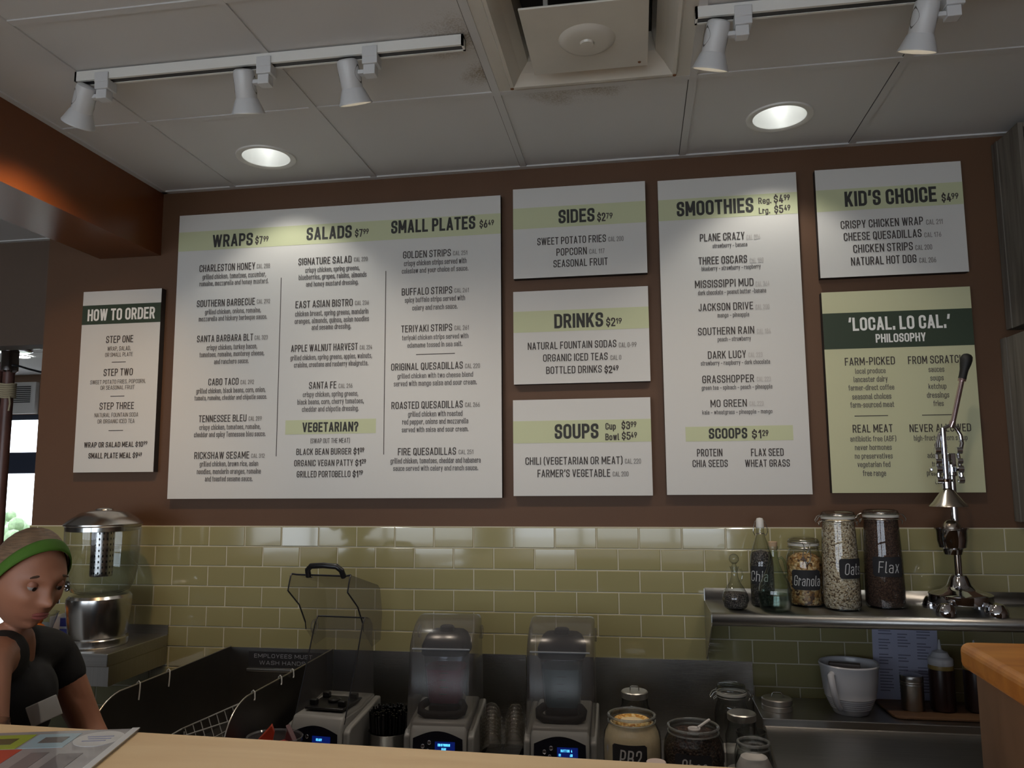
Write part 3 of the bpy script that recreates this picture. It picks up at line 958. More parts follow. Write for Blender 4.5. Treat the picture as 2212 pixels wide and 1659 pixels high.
# shop front behind the viewer: two wide glazed openings
mb = Mb()
mb.box(-9.5, 2.8, -7.1, -7.0, 2.4, 3.2)
mb.box(-9.5, 2.8, -7.1, -7.0, FLOOR, -0.2)
mb.box(-9.5, -5.3, -7.1, -7.0, -0.2, 2.4)
mb.box(-2.1, -1.7, -7.1, -7.0, -0.2, 2.4)
mb.box(1.3, 2.8, -7.1, -7.0, -0.2, 2.4)
struct('wall_front', mb, M_DARKWALL, smooth=False)
mb = Mb()
mb.box(-7.2, -7.1, -7.0, -6.0, FLOOR, 3.2)
mb.box(-7.2, -7.1, -2.4, 0.5, FLOOR, 3.2)
mb.box(-7.2, -7.1, -6.0, -2.4, 2.4, 3.2)
mb.box(-7.2, -7.1, -6.0, -2.4, FLOOR, -0.2)
struct('wall_left', mb, M_DARKWALL, smooth=False)
M_FRAME = mat('dark_window_frame', S(48, 50, 54), rough=0.4)
def mullions(name, mk, n):
    m = Mb()
    mk(m)
    return struct(name, m, M_FRAME, smooth=False)
mullions('window_2', lambda m: [m.box(-5.3, -2.1, -7.07, -7.03, z, z + 0.06) for z in (-0.2, 1.6, 2.34)] + [m.box(x, x + 0.06, -7.07, -7.03, -0.2, 2.4) for x in (-5.3, -4.27, -3.2, -2.16)], 0)
mullions('window_3', lambda m: [m.box(-1.7, 1.3, -7.07, -7.03, z, z + 0.06) for z in (-0.2, 1.6, 2.34)] + [m.box(x, x + 0.06, -7.07, -7.03, -0.2, 2.4) for x in (-1.7, -0.73, 0.27, 1.24)], 0)
mullions('window_4', lambda m: [m.box(-7.17, -7.13, -6.0, -2.4, z, z + 0.06) for z in (-0.2, 1.6, 2.34)] + [m.box(-7.17, -7.13, y, y + 0.06, -0.2, 2.4) for y in (-6.0, -4.8, -3.6, -2.46)], 0)

# far dining room seen through the opening on the left
mb = Mb()
mb.box(-9.5, -2.4, 5.0, 5.1, 2.31, 3.2)
mb.box(-9.5, -2.4, 5.0, 5.1, FLOOR, -0.22)
mb.box(-9.5, -9.0, 5.0, 5.1, -0.22, 2.31)
mb.box(-6.2, -2.4, 5.0, 5.1, -0.22, 2.31)
struct('wall_far', mb, mat('tan_far_wall_paint', S(150, 122, 100), rough=0.7), smooth=False)
struct('wall_far_side', Mb().box(-9.6, -9.5, -7.1, 5.1, FLOOR, 3.2), M_DARKWALL, smooth=False)
struct('wall_far_right', Mb().box(-2.5, -2.4, 0.62, 5.0, FLOOR, 3.2), M_DARKWALL, smooth=False)
mb = Mb()
for z0, z1 in ((-0.22, -0.15), (1.64, 1.88), (2.25, 2.31)):
    mb.box(-9.0, -6.2, 5.02, 5.08, z0, z1)
for x in (-9.0, -7.75, -6.27):
    mb.box(x, x + 0.07, 5.02, 5.08, -0.22, 2.31)
struct('window_1', mb, mat('navy_window_frame', S(58, 66, 84), rough=0.35), smooth=False)
_l = bpy.data.lights.new('window_portal', 'AREA')
_l.shape = 'RECTANGLE'
_l.size, _l.size_y = 2.8, 2.53
_l.cycles.is_portal = True
_o = bpy.data.objects.new('window_portal', _l)
_o.location = (-7.6, 4.98, 1.045)
_o.rotation_euler = (radians(-90), 0, 0)
C.objects.link(_o)
# ------------------------------------------------------------------ recessed downlights
M_LAMPON = mat('lit_lamp_glass', S(255, 255, 250), emit=(0.97, 1.0, 0.97, 1), estr=19.0)
M_CANREFL = mat('satin_can_reflector', S(242, 242, 240), rough=0.28, metal=0.85, bump=0.1, bscale=90)
def downlight(cx, cy, label, energy=None, cone=104):
    t = thing('recessed_downlight', label, 'ceiling light', (cx, cy, CEIL), 0, 'recessed downlights over the menu wall')
    Mb().lathe([(CAN_R - .004, 0.003), (CAN_R - .004, -0.001), (CAN_R + 0.004, -0.004), (CAN_R + 0.017, -0.0035), (CAN_R + 0.019, 0.003)], 64).build('trim_ring', M_WHITE, t)
    Mb().lathe([(CAN_R - .003, 0.002), (CAN_R - .006, 0.05), (CAN_R - .016, 0.11), (0.05, 0.155), (0.0, 0.165)], 64).build('reflector', M_CANREFL, t)
    Mb().lathe([(0, 0.098), (0.014, 0.100), (0.026, 0.112), (0.030, 0.135), (0.022, 0.15), (0, 0.152)], 24).build('lamp', M_LAMPON, t)
    ld = bpy.data.lights.new('downlight_light', 'SPOT')
    ld.energy = energy or E_DOWN
    ld.color = (1.0, 0.95, 0.86)
    ld.shadow_soft_size = 0.03
    ld.spot_size = radians(cone)
    ld.spot_blend = 0.42
    lo = bpy.data.objects.new('downlight_light', ld)
    C.objects.link(lo)
    lo.parent = t
    lo.location = (0, 0, 0.04)
downlight(CANS[0][0], CANS[0][1], 'round recessed downlight in the ceiling above the large wraps and salads board')
downlight(CANS[1][0], CANS[1][1], 'round recessed downlight in the ceiling above the smoothies board')

for cx, cy, w in ((-1.35, -2.70, 'left'), (0.50, -2.70, 'right')):  # added lamps out of view, put in to brighten the front counter
    downlight(cx, cy, 'added unseen downlight brightening the counter from the customer side, on the ' + w, E_FILL, 100)

# ------------------------------------------------------------------ track lighting
M_TRACKDARK = mat('dark_track_slot', S(40, 40, 44), rough=0.5)
M_HEAD = mat('white_lamp_enamel', S(206, 208, 210), rough=0.32)
def track(x0, x1, y, label):
    t = thing('light_track', label, 'light track', ((x0 + x1) / 2, y, CEIL - 0.003), 0, 'white light tracks on the ceiling')
    h = (x1 - x0) / 2
    m = Mb()
    m.box(-h, h, -0.018, 0.018, -0.006, 0)
    m.box(-h, h, -0.018, -0.010, -0.030, -0.006)
    m.box(-h, h, 0.010, 0.018, -0.030, -0.006)
    m.box(-h, -h + 0.006, -0.018, 0.018, -0.030, 0)
    m.box(h - 0.006, h, -0.018, 0.018, -0.030, 0)
    m.build('rail', M_WHITE, t, smooth=False)
    Mb().box(-h + .006, h - .006, -0.010, 0.010, -0.0285, -0.0062).build('slot', M_TRACKDARK, t, smooth=False)
    return t
track(-1.625, -0.443, -0.935, 'white light track with three spots, over the left of the menu wall')
track(0.177, 2.3, -0.955, 'white light track with two spots, right of the square air diffuser')

def track_head(x, y, label, tilt, rz, energy, colr=WARM, size=108, beam=None):
    """lamp head hung beside its track adapter; tilt leans the mouth, rz turns the lean"""
    t = thing('track_spotlight', label, 'spotlight', (x, y, CEIL - 0.033), 0, 'white track spotlights')
    m = Mb()
    m.box(-0.022, 0.022, -0.0205, 0.0205, -0.030, -0.0005)
    m.box(-0.022, 0.022, -0.0225, -0.0190, -0.010, 0.020)
    m.box(-0.020, 0.014, -0.015, 0.015, -0.058, -0.030)
    m.build('adapter', M_HEAD, t, bevel=0.003)
    Mb().box(-0.042, -0.018, -0.009, 0.009, -0.052, -0.040).build('arm', M_HEAD, t, bevel=0.002)
    Mx = Matrix.Translation((-0.066, 0, -0.041)) @ Matrix.Rotation(rz, 4, 'Z') @ Matrix.Rotation(tilt, 4, 'X')
    bd = Mb()
    bd.lathe([(0, 0.036), (0.022, 0.034), (0.028, 0.030), (0.030, 0.020), (0.0300, -0.050), (0.029, -0.052)], 40, M=Mx)
    can = bd.build('lamp_body', M_HEAD, t)
    for s in (-1, 1):
        g = Mb()
        pts = []
        for k in range(9):
            a = -0.5 + k / 8.0
            z = 0.018 - 0.054 * k / 8
            wv = 0.017 * sin(pi * k / 8)
            pts.append((a, z, wv))
        A, B = [], []
        for _, z, wv in pts:
            for L, ss in ((A, -1), (B, 1)):
                an = (pi if s < 0 else 0) + ss * wv / 0.030
                L.append(g.bm.verts.new(Mx @ Vector((0.0306 * cos(an), 0.0306 * sin(an), z))))
        for k in range(8):
            g.face([A[k], A[k + 1], B[k + 1], B[k]])
        g.build('vent_slot', mat('grey_vent_recess', S(96, 94, 90), rough=0.7), can)
    Mb().lathe([(0.0298, -0.044), (0.033, -0.049), (0.0455, -0.081), (0.0475, -0.084), (0.0475, -0.087), (0.044, -0.086), (0.031, -0.052), (0.028, -0.048)], 40, M=Mx).build('flared_shade', M_HEAD, t)
    Mb().ball(0.020, (0, 0, -0.046), 20, M=Mx).build('bulb', mat('warm_bulb', S(255, 240, 214), emit=(1, .85, .62, 1), estr=5.0), t)
    ld = bpy.data.lights.new('track_spot_light', 'SPOT')
    ld.energy = energy
    ld.color = colr
    ld.shadow_soft_size = 0.03
    ld.spot_size = radians(size)
    ld.spot_blend = 1.0
    lo = bpy.data.objects.new('track_spot_light', ld)
    C.objects.link(lo)
    lo.parent = t
    lo.matrix_local = Mx @ Matrix.Translation((0, 0, -0.096))
    if beam is not None:
        d = Vector(beam)
        lo.matrix_local = Matrix.Translation(Mx @ Vector((0, 0, -0.096))) @ d.to_track_quat('-Z', 'Y').to_matrix().to_4x4()
    return t
HY = -0.935
track_head(-1.534, HY, 'white track spotlight hanging from the left end of the long track', radians(37), radians(54), E_SPOT * 2.2, colr=(1.0, .66, .34), size=100)
track_head(-1.024, HY, 'white track spotlight hanging from the middle of the long track', radians(25), radians(7), E_SPOT)
track_head(-0.709, HY, 'white track spotlight hanging nearest the free end of the long track', radians(25), radians(-12), E_SPOT)
track_head(0.296, -0.955, 'white track spotlight hanging from the near end of the track beside the diffuser', radians(26), radians(26), E_SPOT)
track_head(0.801, -0.955, 'white track spotlight hanging near the top right corner, above the children\'s menu board', radians(25), radians(20), E_SPOT)

# ------------------------------------------------------------------ square air diffuser
M_DIFF = mat('yellowed_diffuser_plastic', S(206, 202, 192), rough=0.22, noise=0.05, nscale=5)
M_RUST = mat('rust_spot', S(120, 78, 44), rough=0.8)
t = thing('air_diffuser', 'square white ceiling air diffuser with a hanging centre plate and dusty edges', 'air vent', (-0.108, -0.902, CEIL), 0)
m = Mb()
def sq(h, z):
    return [(-h, -h, z), (h, -h, z), (h, h, z), (-h, h, z)]
prof = [(0.293, -0.001), (0.257, -0.001), (0.250, -0.018), (0.240, -0.018), (0.215, 0.012), (0.190, 0.035), (0.180, 0.09)]
rings = [[m.bm.verts.new(p) for p in sq(h, z)] for h, z in prof]
for a, b in zip(rings[:-1], rings[1:]):
    for k in range(4):
        m.face([a[k], a[(k + 1) % 4], b[(k + 1) % 4], b[k]])
fr = m.build('frame', M_DIFF, t, smooth=False)
m = Mb()
for s1, s2 in ((1, -1), (-1, -1)):
    m.lathe([(0, -0.0188), (0.005, -0.0198), (0.006, -0.0178)], 12, (0.246 * s1, -0.246 * s2 - 0.0, 0))
m.build('screw', M_RUST, fr)
Mb().box(-0.178, 0.178, -0.178, 0.178, 0.089, 0.1).build('throat', mat('dark_duct', S(26, 26, 28), rough=0.8), t, smooth=False)
m = Mb()
m.box(-0.166, 0.166, -0.166, 0.166, -0.024, -0.018)
pl = m.build('centre_plate', M_DIFF, t, bevel=0.002, smooth=False)
Mb().lathe([(0.078, -0.0238), (0.070, -0.032), (0.058, -0.036), (0.020, -0.034), (0.018, -0.040), (0, -0.041)], 48).build('centre_boss', M_DIFF, pl)
m = Mb()
m.lathe([(0, -0.0242), (0.004, -0.0256), (0.005, -0.0236)], 12, (0.142, 0.142, 0))
m.build('screw', M_RUST, pl)
for s in (-1, 1):
    Mb().box(s * 0.10 - .006, s * 0.10 + .006, -0.12, -0.10, -0.018, 0.09).build('hanger', M_WHITE, t, smooth=False)
    Mb().box(s * 0.10 - .006, s * 0.10 + .006, 0.10, 0.12, -0.018, 0.09).build('hanger', M_WHITE, t, smooth=False)
# ------------------------------------------------------------------ menu boards on the wall
M_BOARD = mat('matt_white_print', S(206, 205, 201), rough=0.55, spec=0.3)
M_LOCALB = mat('pale_green_print', S(196, 196, 160), rough=0.55, spec=0.3)
M_EDGE = mat('dark_board_edge', S(44, 40, 38), rough=0.6)
M_GREEN = mat('light_green_band_print', S(192, 197, 160), rough=0.55, spec=0.3)
M_DKGREEN = mat('dark_green_band_print', S(54, 66, 52), rough=0.55, spec=0.3)
M_INK = mat('charcoal_ink', S(62, 62, 60), rough=0.6, spec=0.2)
M_INK2 = mat('brown_black_ink', S(70, 64, 62), rough=0.6, spec=0.2)
M_DESC = mat('soft_brown_ink', S(88, 84, 84), rough=0.6, spec=0.2)
M_GREYINK = mat('grey_ink', S(128, 124, 120), rough=0.6, spec=0.2)
M_FAINT = mat('faint_grey_ink', S(186, 182, 178), rough=0.6, spec=0.2)
M_WHITEINK = mat('white_ink', S(232, 232, 228), rough=0.6, spec=0.2)
BY = -0.02
LABELS = {
 'how': 'narrow white board headed HOW TO ORDER with three steps, leftmost on the wall',
 'main': 'largest white menu board listing wraps, salads and small plates',
 'sides': 'small white menu board headed SIDES, top of the column of three',
 'drinks': 'small white menu board headed DRINKS, middle of the column of three',
 'soups': 'small white menu board headed SOUPS, bottom of the column of three',
 'smooth': 'tall white menu board headed SMOOTHIES with scoops at its foot',
 'kids': "white menu board headed KID'S CHOICE, top right on the wall",
 'local': 'pale green board headed LOCAL. LO CAL. PHILOSOPHY behind the juice press handle',
}
STYLE = {  # part name, ink, stroke weight / cap height, gap
 'heading': ('heading', M_INK, .175, .11), 'white': ('heading', M_WHITEINK, .165, .11),
 'price': ('price', M_INK2, .155, .13), 'item': ('item_name', M_INK2, .125, .15),
 'cal': ('calorie_count', M_GREYINK, .115, .14), 'faint': ('calorie_count', M_FAINT, .115, .14),
 'desc': ('description', M_DESC, .105, .14),
}
for key, (x0, x1, z0, z1) in BOARDS.items():
    cx, cz = (x0 + x1) / 2, (z0 + z1) / 2
    t = thing('menu_board', LABELS[key], 'menu board', (cx, BY, z0), 0, 'menu boards on the brown wall')
    hw, hh = (x1 - x0) / 2, z1 - z0
    m = Mb()
    m.box(-hw, hw, 0.0, 0.0305, 0, hh)
    m.mi = 1
    m.poly([(-hw, -0.0004, 0), (hw, -0.0004, 0), (hw, -0.0004, hh), (-hw, -0.0004, hh)])
    m.build('panel', [M_EDGE, M_LOCALB if key == 'local' else M_BOARD], t, smooth=False)
    for (b, kind, bx0, bx1, bz0, bz1) in BANDS:
        if b == key:
            m = Mb()
            m.box(bx0 - cx, bx1 - cx, -0.0010, -0.0005, bz0 - z0, bz1 - z0)
            m.build('color_band', M_GREEN if kind == 'green' else M_DKGREEN, t, smooth=False)
    for (b, ax, az, bx, bz) in RULES:
        if b == key:
            m = Mb()
            w = 0.0014
            if abs(bx - ax) < abs(bz - az):
                m.box((ax + bx) / 2 - cx - w, (ax + bx) / 2 - cx + w, -0.0012, -0.0005, min(az, bz) - z0, max(az, bz) - z0)
            else:
                m.box(min(ax, bx) - cx, max(ax, bx) - cx, -0.0012, -0.0005, (az + bz) / 2 - w - z0, (az + bz) / 2 + w - z0)
            m.build('divider_line', M_INK2, t, smooth=False)
    for (kind, text, tx, tw, tz, cap) in TEXT[key]:
        nm, ink, wgt, gap = STYLE[kind]
        if kind == 'item' and key == 'kids':
            wgt = .125
        m = Mb()
        glyph_line(m, text, tx - cx, tz - z0, tw, cap, wgt, lambda u, v: (u, -0.0017, v), gap)
        m.build(nm, ink, t, smooth=False)

# ------------------------------------------------------------------ weathered crates hung at the right
def crate(x0, z0, z1, label, x1=1.72, depth=0.195):
    t = thing('wooden_crate', label, 'crate', ((x0 + x1) / 2, 0.011, z0), 0, 'weathered crates hung one above the other')
    h, w = z1 - z0, (x1 - x0) / 2
    th = 0.016
    for nm, a in (('side_board', (-w, -w + th, -depth, 0, 0, h)), ('side_board', (w - th, w, -depth, 0, 0, h)),
                  ('top_board', (-w + th, w - th, -depth, 0, h - th, h)), ('bottom_board', (-w + th, w - th, -depth, 0, 0, th)),
                  ('back_board', (-w + th, w - th, -th, 0, th, h - th))):
        Mb().box(*a).build(nm, M_CRATE, t, smooth=False, bevel=0.0015)
    for zz in (h - 0.115, 0.06):
        Mb().box(-w + th, w - th, -depth - .001, -depth + .012, zz, zz + 0.045).build('slat', M_CRATE, t, smooth=False, bevel=0.0015)
    for zz in (th, h - th - 0.04):
        Mb().box(-w - 0.004, -w, -0.045, -0.005, 0, h).build('corner_batten', M_CRATE, t, smooth=False) if zz == th else None
    return t
crate(1.285, 2.05, 2.722, 'upper weathered grey crate hung on the wall right of the children\'s menu board')
crate(1.262, 1.392, 2.018, 'lower weathered grey crate hung on the wall right of the juice press')

# ------------------------------------------------------------------ stainless wall shelf on the right
t = thing('wall_shelf', 'long stainless steel wall shelf with a rolled front edge, holding the jars', 'shelf', (0.9, 0, 1.115), 0)
X0, X1 = 0.222 - 0.9, 2.3 - 0.9
m = Mb()
m.strip([(-0.001, 0.042), (-0.004, 0.042), (-0.004, 0.006), (-0.01, 0.0)] + [(-0.25, 0.0)] + [(-0.262 - 0.020 * sin(a), -0.020 + 0.020 * cos(a)) for a in [pi * k / 14 for k in range(0, 15)]] + [(-0.255, -0.040)], 'x', X0, X1)
m.build('shelf_top', M_STEELH, t, solid=0.0016)
m = Mb()
m.prism([(-0.002, 0.04), (-0.002, -0.20), (-0.03, -0.195), (-0.262, -0.045), (-0.272, -0.03), (-0.272, -0.006), (-0.25, 0.0), (-0.01, 0.0)], 'x', X0 - 0.003, X0)
m.build('bracket', M_STEEL, t, smooth=False)
m = Mb()
m.prism([(-0.002, -0.002), (-0.002, -0.20), (-0.03, -0.195), (-0.25, -0.03), (-0.25, -0.002)], 'x', X1 - 0.5, X1 - 0.497)
m.build('bracket', M_STEEL, t, smooth=False)
# ------------------------------------------------------------------ jars and bottles on the shelf
M_JAR = thin_glass('clear_jar_glass', (0.95, 0.97, 0.97), 0.015, ior=1.6)
M_GREENGLASS = thin_glass('pale_green_glass', (0.86, 0.95, 0.91), 0.015, ior=1.6, edge=.5)
M_WIRE = mat('wire_clip_metal', S(170, 170, 168), rough=0.25, metal=1.0)
M_GASKET = mat('milky_gasket', S(206, 204, 196), rough=0.5)
M_SLATE = mat('black_chalk_label', S(30, 30, 34), rough=0.75)
M_CHALK = mat('chalk_writing', S(196, 196, 196), rough=0.9)

def grains(name, cols, scale, bump=0.9, dist=0.004):
    """loose dry food: voronoi grains of a few colours with relief"""
    m = bpy.data.materials.new(name)
    m.use_nodes = True
    nt = m.node_tree
    b = nt.nodes['Principled BSDF']
    b.inputs['Roughness'].default_value = 0.8
    tc = nt.nodes.new('ShaderNodeTexCoord')
    v = nt.nodes.new('ShaderNodeTexVoronoi')
    v.inputs['Scale'].default_value = scale
    nt.links.new(tc.outputs['Object'], v.inputs['Vector'])
    sp = nt.nodes.new('ShaderNodeSeparateColor')
    nt.links.new(v.outputs['Color'], sp.inputs[0])
    rp = nt.nodes.new('ShaderNodeValToRGB')
    rp.color_ramp.interpolation = 'CONSTANT'
    els = rp.color_ramp.elements
    while len(els) < len(cols):
        els.new(0.5)
    for i, c in enumerate(cols):
        els[i].position = i / len(cols)
        els[i].color = c
    nt.links.new(sp.outputs[0], rp.inputs[0])
    nt.links.new(rp.outputs[0], b.inputs['Base Color'])
    bp = nt.nodes.new('ShaderNodeBump')
    bp.inputs['Strength'].default_value = bump
    bp.inputs['Distance'].default_value = dist
    bp.invert = True
    nt.links.new(v.outputs['Distance'], bp.inputs['Height'])
    nt.links.new(bp.outputs[0], b.inputs['Normal'])
    return m
M_OATS = grains('rolled_oats', [S(222, 206, 176), S(206, 188, 156), S(186, 164, 132), S(228, 214, 190), S(120, 100, 78)], 210)
M_FLAX = grains('flax_seed', [S(74, 52, 42), S(88, 64, 52), S(58, 40, 34), S(104, 78, 62)], 330)
M_CHIA = grains('chia_seed', [S(52, 48, 48), S(80, 74, 70), S(38, 34, 34), S(120, 112, 104)], 360)
M_GRANOLA = grains('granola_cluster', [S(198, 158, 98), S(156, 110, 60), S(222, 190, 138), S(96, 66, 42), S(186, 140, 84)], 130)
M_POWDER = mat('cream_powder', S(226, 206, 168), rough=0.9, noise=0.1, nscale=30, bump=0.5, bscale=50)
M_SUGAR = mat('white_powder', S(206, 200, 196), rough=0.9, noise=0.05, nscale=20)
M_CHOC = grains('dark_chocolate_crumb', [S(40, 28, 24), S(56, 40, 32), S(28, 20, 18), S(70, 50, 40)], 160)

def curve_label(parent, rad, ang0, ang1, z0, z1, name='chalk_label'):
    """dark sticker wrapped on a jar; angles measured from the side facing the counter (-y), positive to the right"""
    m = Mb()
    n = 16
    cs = []
    for k in range(n + 1):
        a = ang0 + (ang1 - ang0) * k / n
        e = 0.0
        for j in (0, 1, n - 1, n):
            pass
        zz0, zz1 = z0, z1
        if k in (0, n):
            zz0, zz1 = z0 + 0.006, z1 - 0.006
        elif k in (1, n - 1):
            zz0, zz1 = z0 + 0.0005, z1 - 0.0005
        cs.append((m.bm.verts.new((rad * sin(a), -rad * cos(a), zz0)), m.bm.verts.new((rad * sin(a), -rad * cos(a), zz1))))
    for a, b in zip(cs[:-1], cs[1:]):
        m.face([a[0], b[0], b[1], a[1]])
    return m.build(name, M_SLATE, parent)

def chalk(parent, text, rad, ac, width, z, cap, weight=.075, slant=0.12):
    m = Mb()
    def place(u, v):
        a = ac + (u + (v - z) * slant) / rad
        return (rad * sin(a), -rad * cos(a), v)
    glyph_line(m, text, -width / 2, z, width, cap, weight, place, .2)
    return m.build('chalk_word', M_CHALK, parent, smooth=False)

def clip_lid(t, rad, z, side=1, M_=None):
    """glass lid of a wire-bail jar with its gasket and the wire clip"""
    lid = Mb().lathe([(rad + .002, z + .008), (rad + .003, z + .014), (rad, z + .022), (rad * .8, z + .026), (0, z + .024)], 40).build('glass_lid', M_JAR, t)
    Mb().lathe([(rad - .002, z), (rad + .003, z), (rad + .004, z + .007), (rad - .002, z + .008)], 40).build('gasket', M_GASKET, lid)
    w = Mb()
    ring = [((rad + .0045) * cos(2 * pi * k / 32), (rad + .0045) * sin(2 * pi * k / 32), z - .006) for k in range(32)]
    w.tube(ring, 0.0014, 6, closed=True)
    ring = [((rad + .0045) * cos(2 * pi * k / 32), (rad + .0045) * sin(2 * pi * k / 32), z + .012) for k in range(32)]
    w.tube(ring, 0.0013, 6, closed=True)
    return lid, w

def bail(w, rad, z, ang):
    """hinge loop and lever of the wire clip at angle ang"""
    M = Matrix.Rotation(ang, 4, 'Z')
    def P(*pts):
        return [M @ Vector(p) for p in pts]
    r0 = rad + .005
    w.tube(P((r0, -.012, z + .012), (r0 + .010, -.010, z + .008), (r0 + .018, -.008, z - .004), (r0 + .017, 0, z - .012), (r0 + .018, .008, z - .004), (r0 + .010, .010, z + .008), (r0, .012, z + .012)), .0014, 6)
    w.tube(P((r0, -.006, z - .006), (r0 + .008, -.006, z - .012), (r0 + .006, 0, z - .022), (r0 + .008, .006, z - .012), (r0, .006, z - .006)), .0013, 6)

def tall_jar(x, y, label, food, fill, word, lab, wordw, ac, rz, rad=.0605, h=.318, nar=.86):
    t = thing('clip_top_jar', label, 'jar', (x, y, 1.1158), 0, 'clip top storage jars on the steel shelf')
    rt = rad * nar
    Mb().lathe([(0, .004), (rad * .9, .0005), (rad * .98, .004), (rad, .014), (rad, .06), (rad * .97, .16), (rt * 1.04, h * .80), (rt, h - .045), (rt * .99, h - .03), (rt, h - .026)], 48).build('jar_body', M_JAR, t)
    k = .965
    n = 12
    prof = [(0, .008), (rad * .9 * k, .006), (rad * k, .016), (rad * k, .06), (rad * .97 * k, .16)]
    if fill > h * .8:
        prof += [(rt * 1.04 * k, h * .80), (rt * .99 * k, fill)]
    else:
        prof += [(rad * .95 * k, fill - .004)]
    prof += [(rt * .6, fill + .006), (0, fill + .008)]
    Mb().lathe(prof, 48).build('contents', food, t)
    lid, w = clip_lid(t, rt, h - .026)
    bail(w, rt, h - .026, rz)
    bail(w, rt, h - .026, rz + pi)
    w.build('wire_clip', M_WIRE, t)
    rl = rad * .985 + .0012
    curve_label(t, rl, ac - lab, ac + lab, h * .325, h * .525)
    chalk(t, word, rl + .0006, ac, wordw, h * .365, h * .115)
    return t
tall_jar(0.651, -0.148, 'tall clip top jar full of pale oats with an Oats chalk label', M_OATS, .283, 'Oats', .76, .060, .47, radians(8), rad=.0585)
tall_jar(0.802, -0.088, 'tall clip top jar full of dark brown flax seed with a Flax chalk label', M_FLAX, .287, 'Flax', .80, .066, -.02, radians(-10), rad=.062, h=.321)

# granola jar
rad, h = .0585, .226
t = thing('clip_top_jar', 'short wide clip top jar of granola with a Granola chalk label', 'jar', (0.551, -0.078, 1.1158), 0, 'clip top storage jars on the steel shelf')
Mb().lathe([(0, .004), (rad * .9, .0005), (rad, .01), (rad, h * .62), (rad * .96, h * .72), (rad * .82, h * .82), (rad * .80, h * .88)], 48).build('jar_body', M_JAR, t)
Mb().lathe([(0, .007), (rad * .87, .006), (rad * .965, .014), (rad * .965, h * .60), (rad * .90, h * .70), (rad * .5, h * .76), (0, h * .78)], 48).build('contents', M_GRANOLA, t)
lid, w = clip_lid(t, rad * .81, h * .88)
bail(w, rad * .81, h * .88, radians(-92))
w.tube([(-.010, -rad * .86, h * .86), (-.014, -rad * .93, h * .74), (-.004, -rad * 1.02, h * .62), (.006, -rad * .97, h * .66), (.012, -rad * .93, h * .74), (.010, -rad * .86, h * .86)], .0015, 6)
w.build('wire_clip', M_WIRE, t)
curve_label(t, rad + .001, -.95, .72, h * .25, h * .54)
chalk(t, 'Granola', rad + .0017, -.10, .088, h * .31, h * .15)

# swing-top bottle of chia
t = thing('swing_top_bottle', 'tall swing top bottle of chia seed with a white stopper, behind the green cruet', 'bottle', (0.405, -0.115, 1.1158), 0)
Mb().lathe([(0, .003), (.034, .0005), (.039, .006), (.039, .135), (.036, .165), (.024, .205), (.015, .232), (.0125, .25), (.0135, .262)], 40).build('bottle_body', M_JAR, t)
Mb().lathe([(0, .006), (.034, .005), (.0375, .01), (.0375, .133), (.0345, .163), (.030, .178), (0, .186)], 40).build('contents', M_CHIA, t)
Mb().lathe([(0, .259), (.013, .259), (.0135, .268), (.0125, .285), (.010, .292), (.0, .294)], 24).build('stopper', mat('white_stopper_plastic', S(214, 212, 206), rough=.4), t)
w = Mb()
for s in (-1, 1):
    w.tube([(0, 0, .286), (s * .016, -.002, .282), (s * .022, -.004, .262), (s * .024, -.006, .246), (s * .017, -.004, .234), (s * .013, 0, .240)], .0012, 6)
w.tube([(.0135 * cos(2 * pi * k / 20), .0135 * sin(2 * pi * k / 20), .24) for k in range(20)], .0012, 6, closed=True)
w.build('wire_bail', M_WIRE, t)
curve_label(t, .0398, -1.25, .55, .075, .135)
chalk(t, 'Chia', .0403, -.45, .06, .085, .034)

# green glass cruet with a cork
t = thing('glass_cruet', 'pale green glass cruet with a side handle and a cork, before the chia bottle', 'cruet', (0.430, -0.205, 1.1158), 0)
b = Mb().lathe([(0, .006), (.040, .001), (.048, .006), (.051, .03), (.053, .062), (.048, .085), (.030, .12), (.019, .15), (.0145, .175), (.0135, .195), (.0165, .199), (.0165, .206)], 40).build('cruet_body', M_GREENGLASS, t)
Mb().lathe([(0, .004), (.038, .004), (.046, .009), (.049, .03), (.0505, .052), (0, .052)], 40).build('clear_liquid', thin_glass('pale_liquid', (.86, .92, .90), .02), t)
Mb().tube([(.015, 0, .165), (.026, 0, .170), (.034, 0, .158), (.038, 0, .135), (.039, 0, .112), (.034, 0, .106), (.032, 0, .115)], .0042, 10).build('handle', M_GREENGLASS, t)
Mb().lathe([(0, .192), (.0115, .193), (.0135, .203), (.0145, .219), (.013, .221), (0, .221)], 24).build('cork', mat('cork', S(176, 150, 120), rough=.8, noise=.12, nscale=120), t)

# small decanter with dark seed
t = thing('glass_decanter', 'small round glass decanter of dark seeds with a ball stopper, leftmost on the shelf', 'decanter', (0.306, -0.19, 1.1158), 0)
Mb().lathe([(0, .004), (.028, .0005), (.037, .008), (.0425, .028), (.041, .048), (.030, .068), (.018, .086), (.0115, .105), (.0105, .122), (.014, .135), (.0155, .138)], 40).build('decanter_body', M_JAR, t)
Mb().lathe([(0, .006), (.027, .004), (.0355, .01), (.0408, .028), (.0395, .046), (.036, .053), (0, .056)], 40).build('contents', M_CHIA, t)
s = Mb().lathe([(0, .118), (.007, .119), (.009, .138), (.006, .145), (.010, .150)], 24)
s.ball(.0165, (0, 0, .163), 24)
s.build('ball_stopper', M_JAR, t)
Mb().tube([(.0125, 0, .126), (.022, 0, .128), (.026, 0, .112), (.022, 0, .094), (.017, 0, .088)], .0028, 8).build('handle', M_JAR, t)

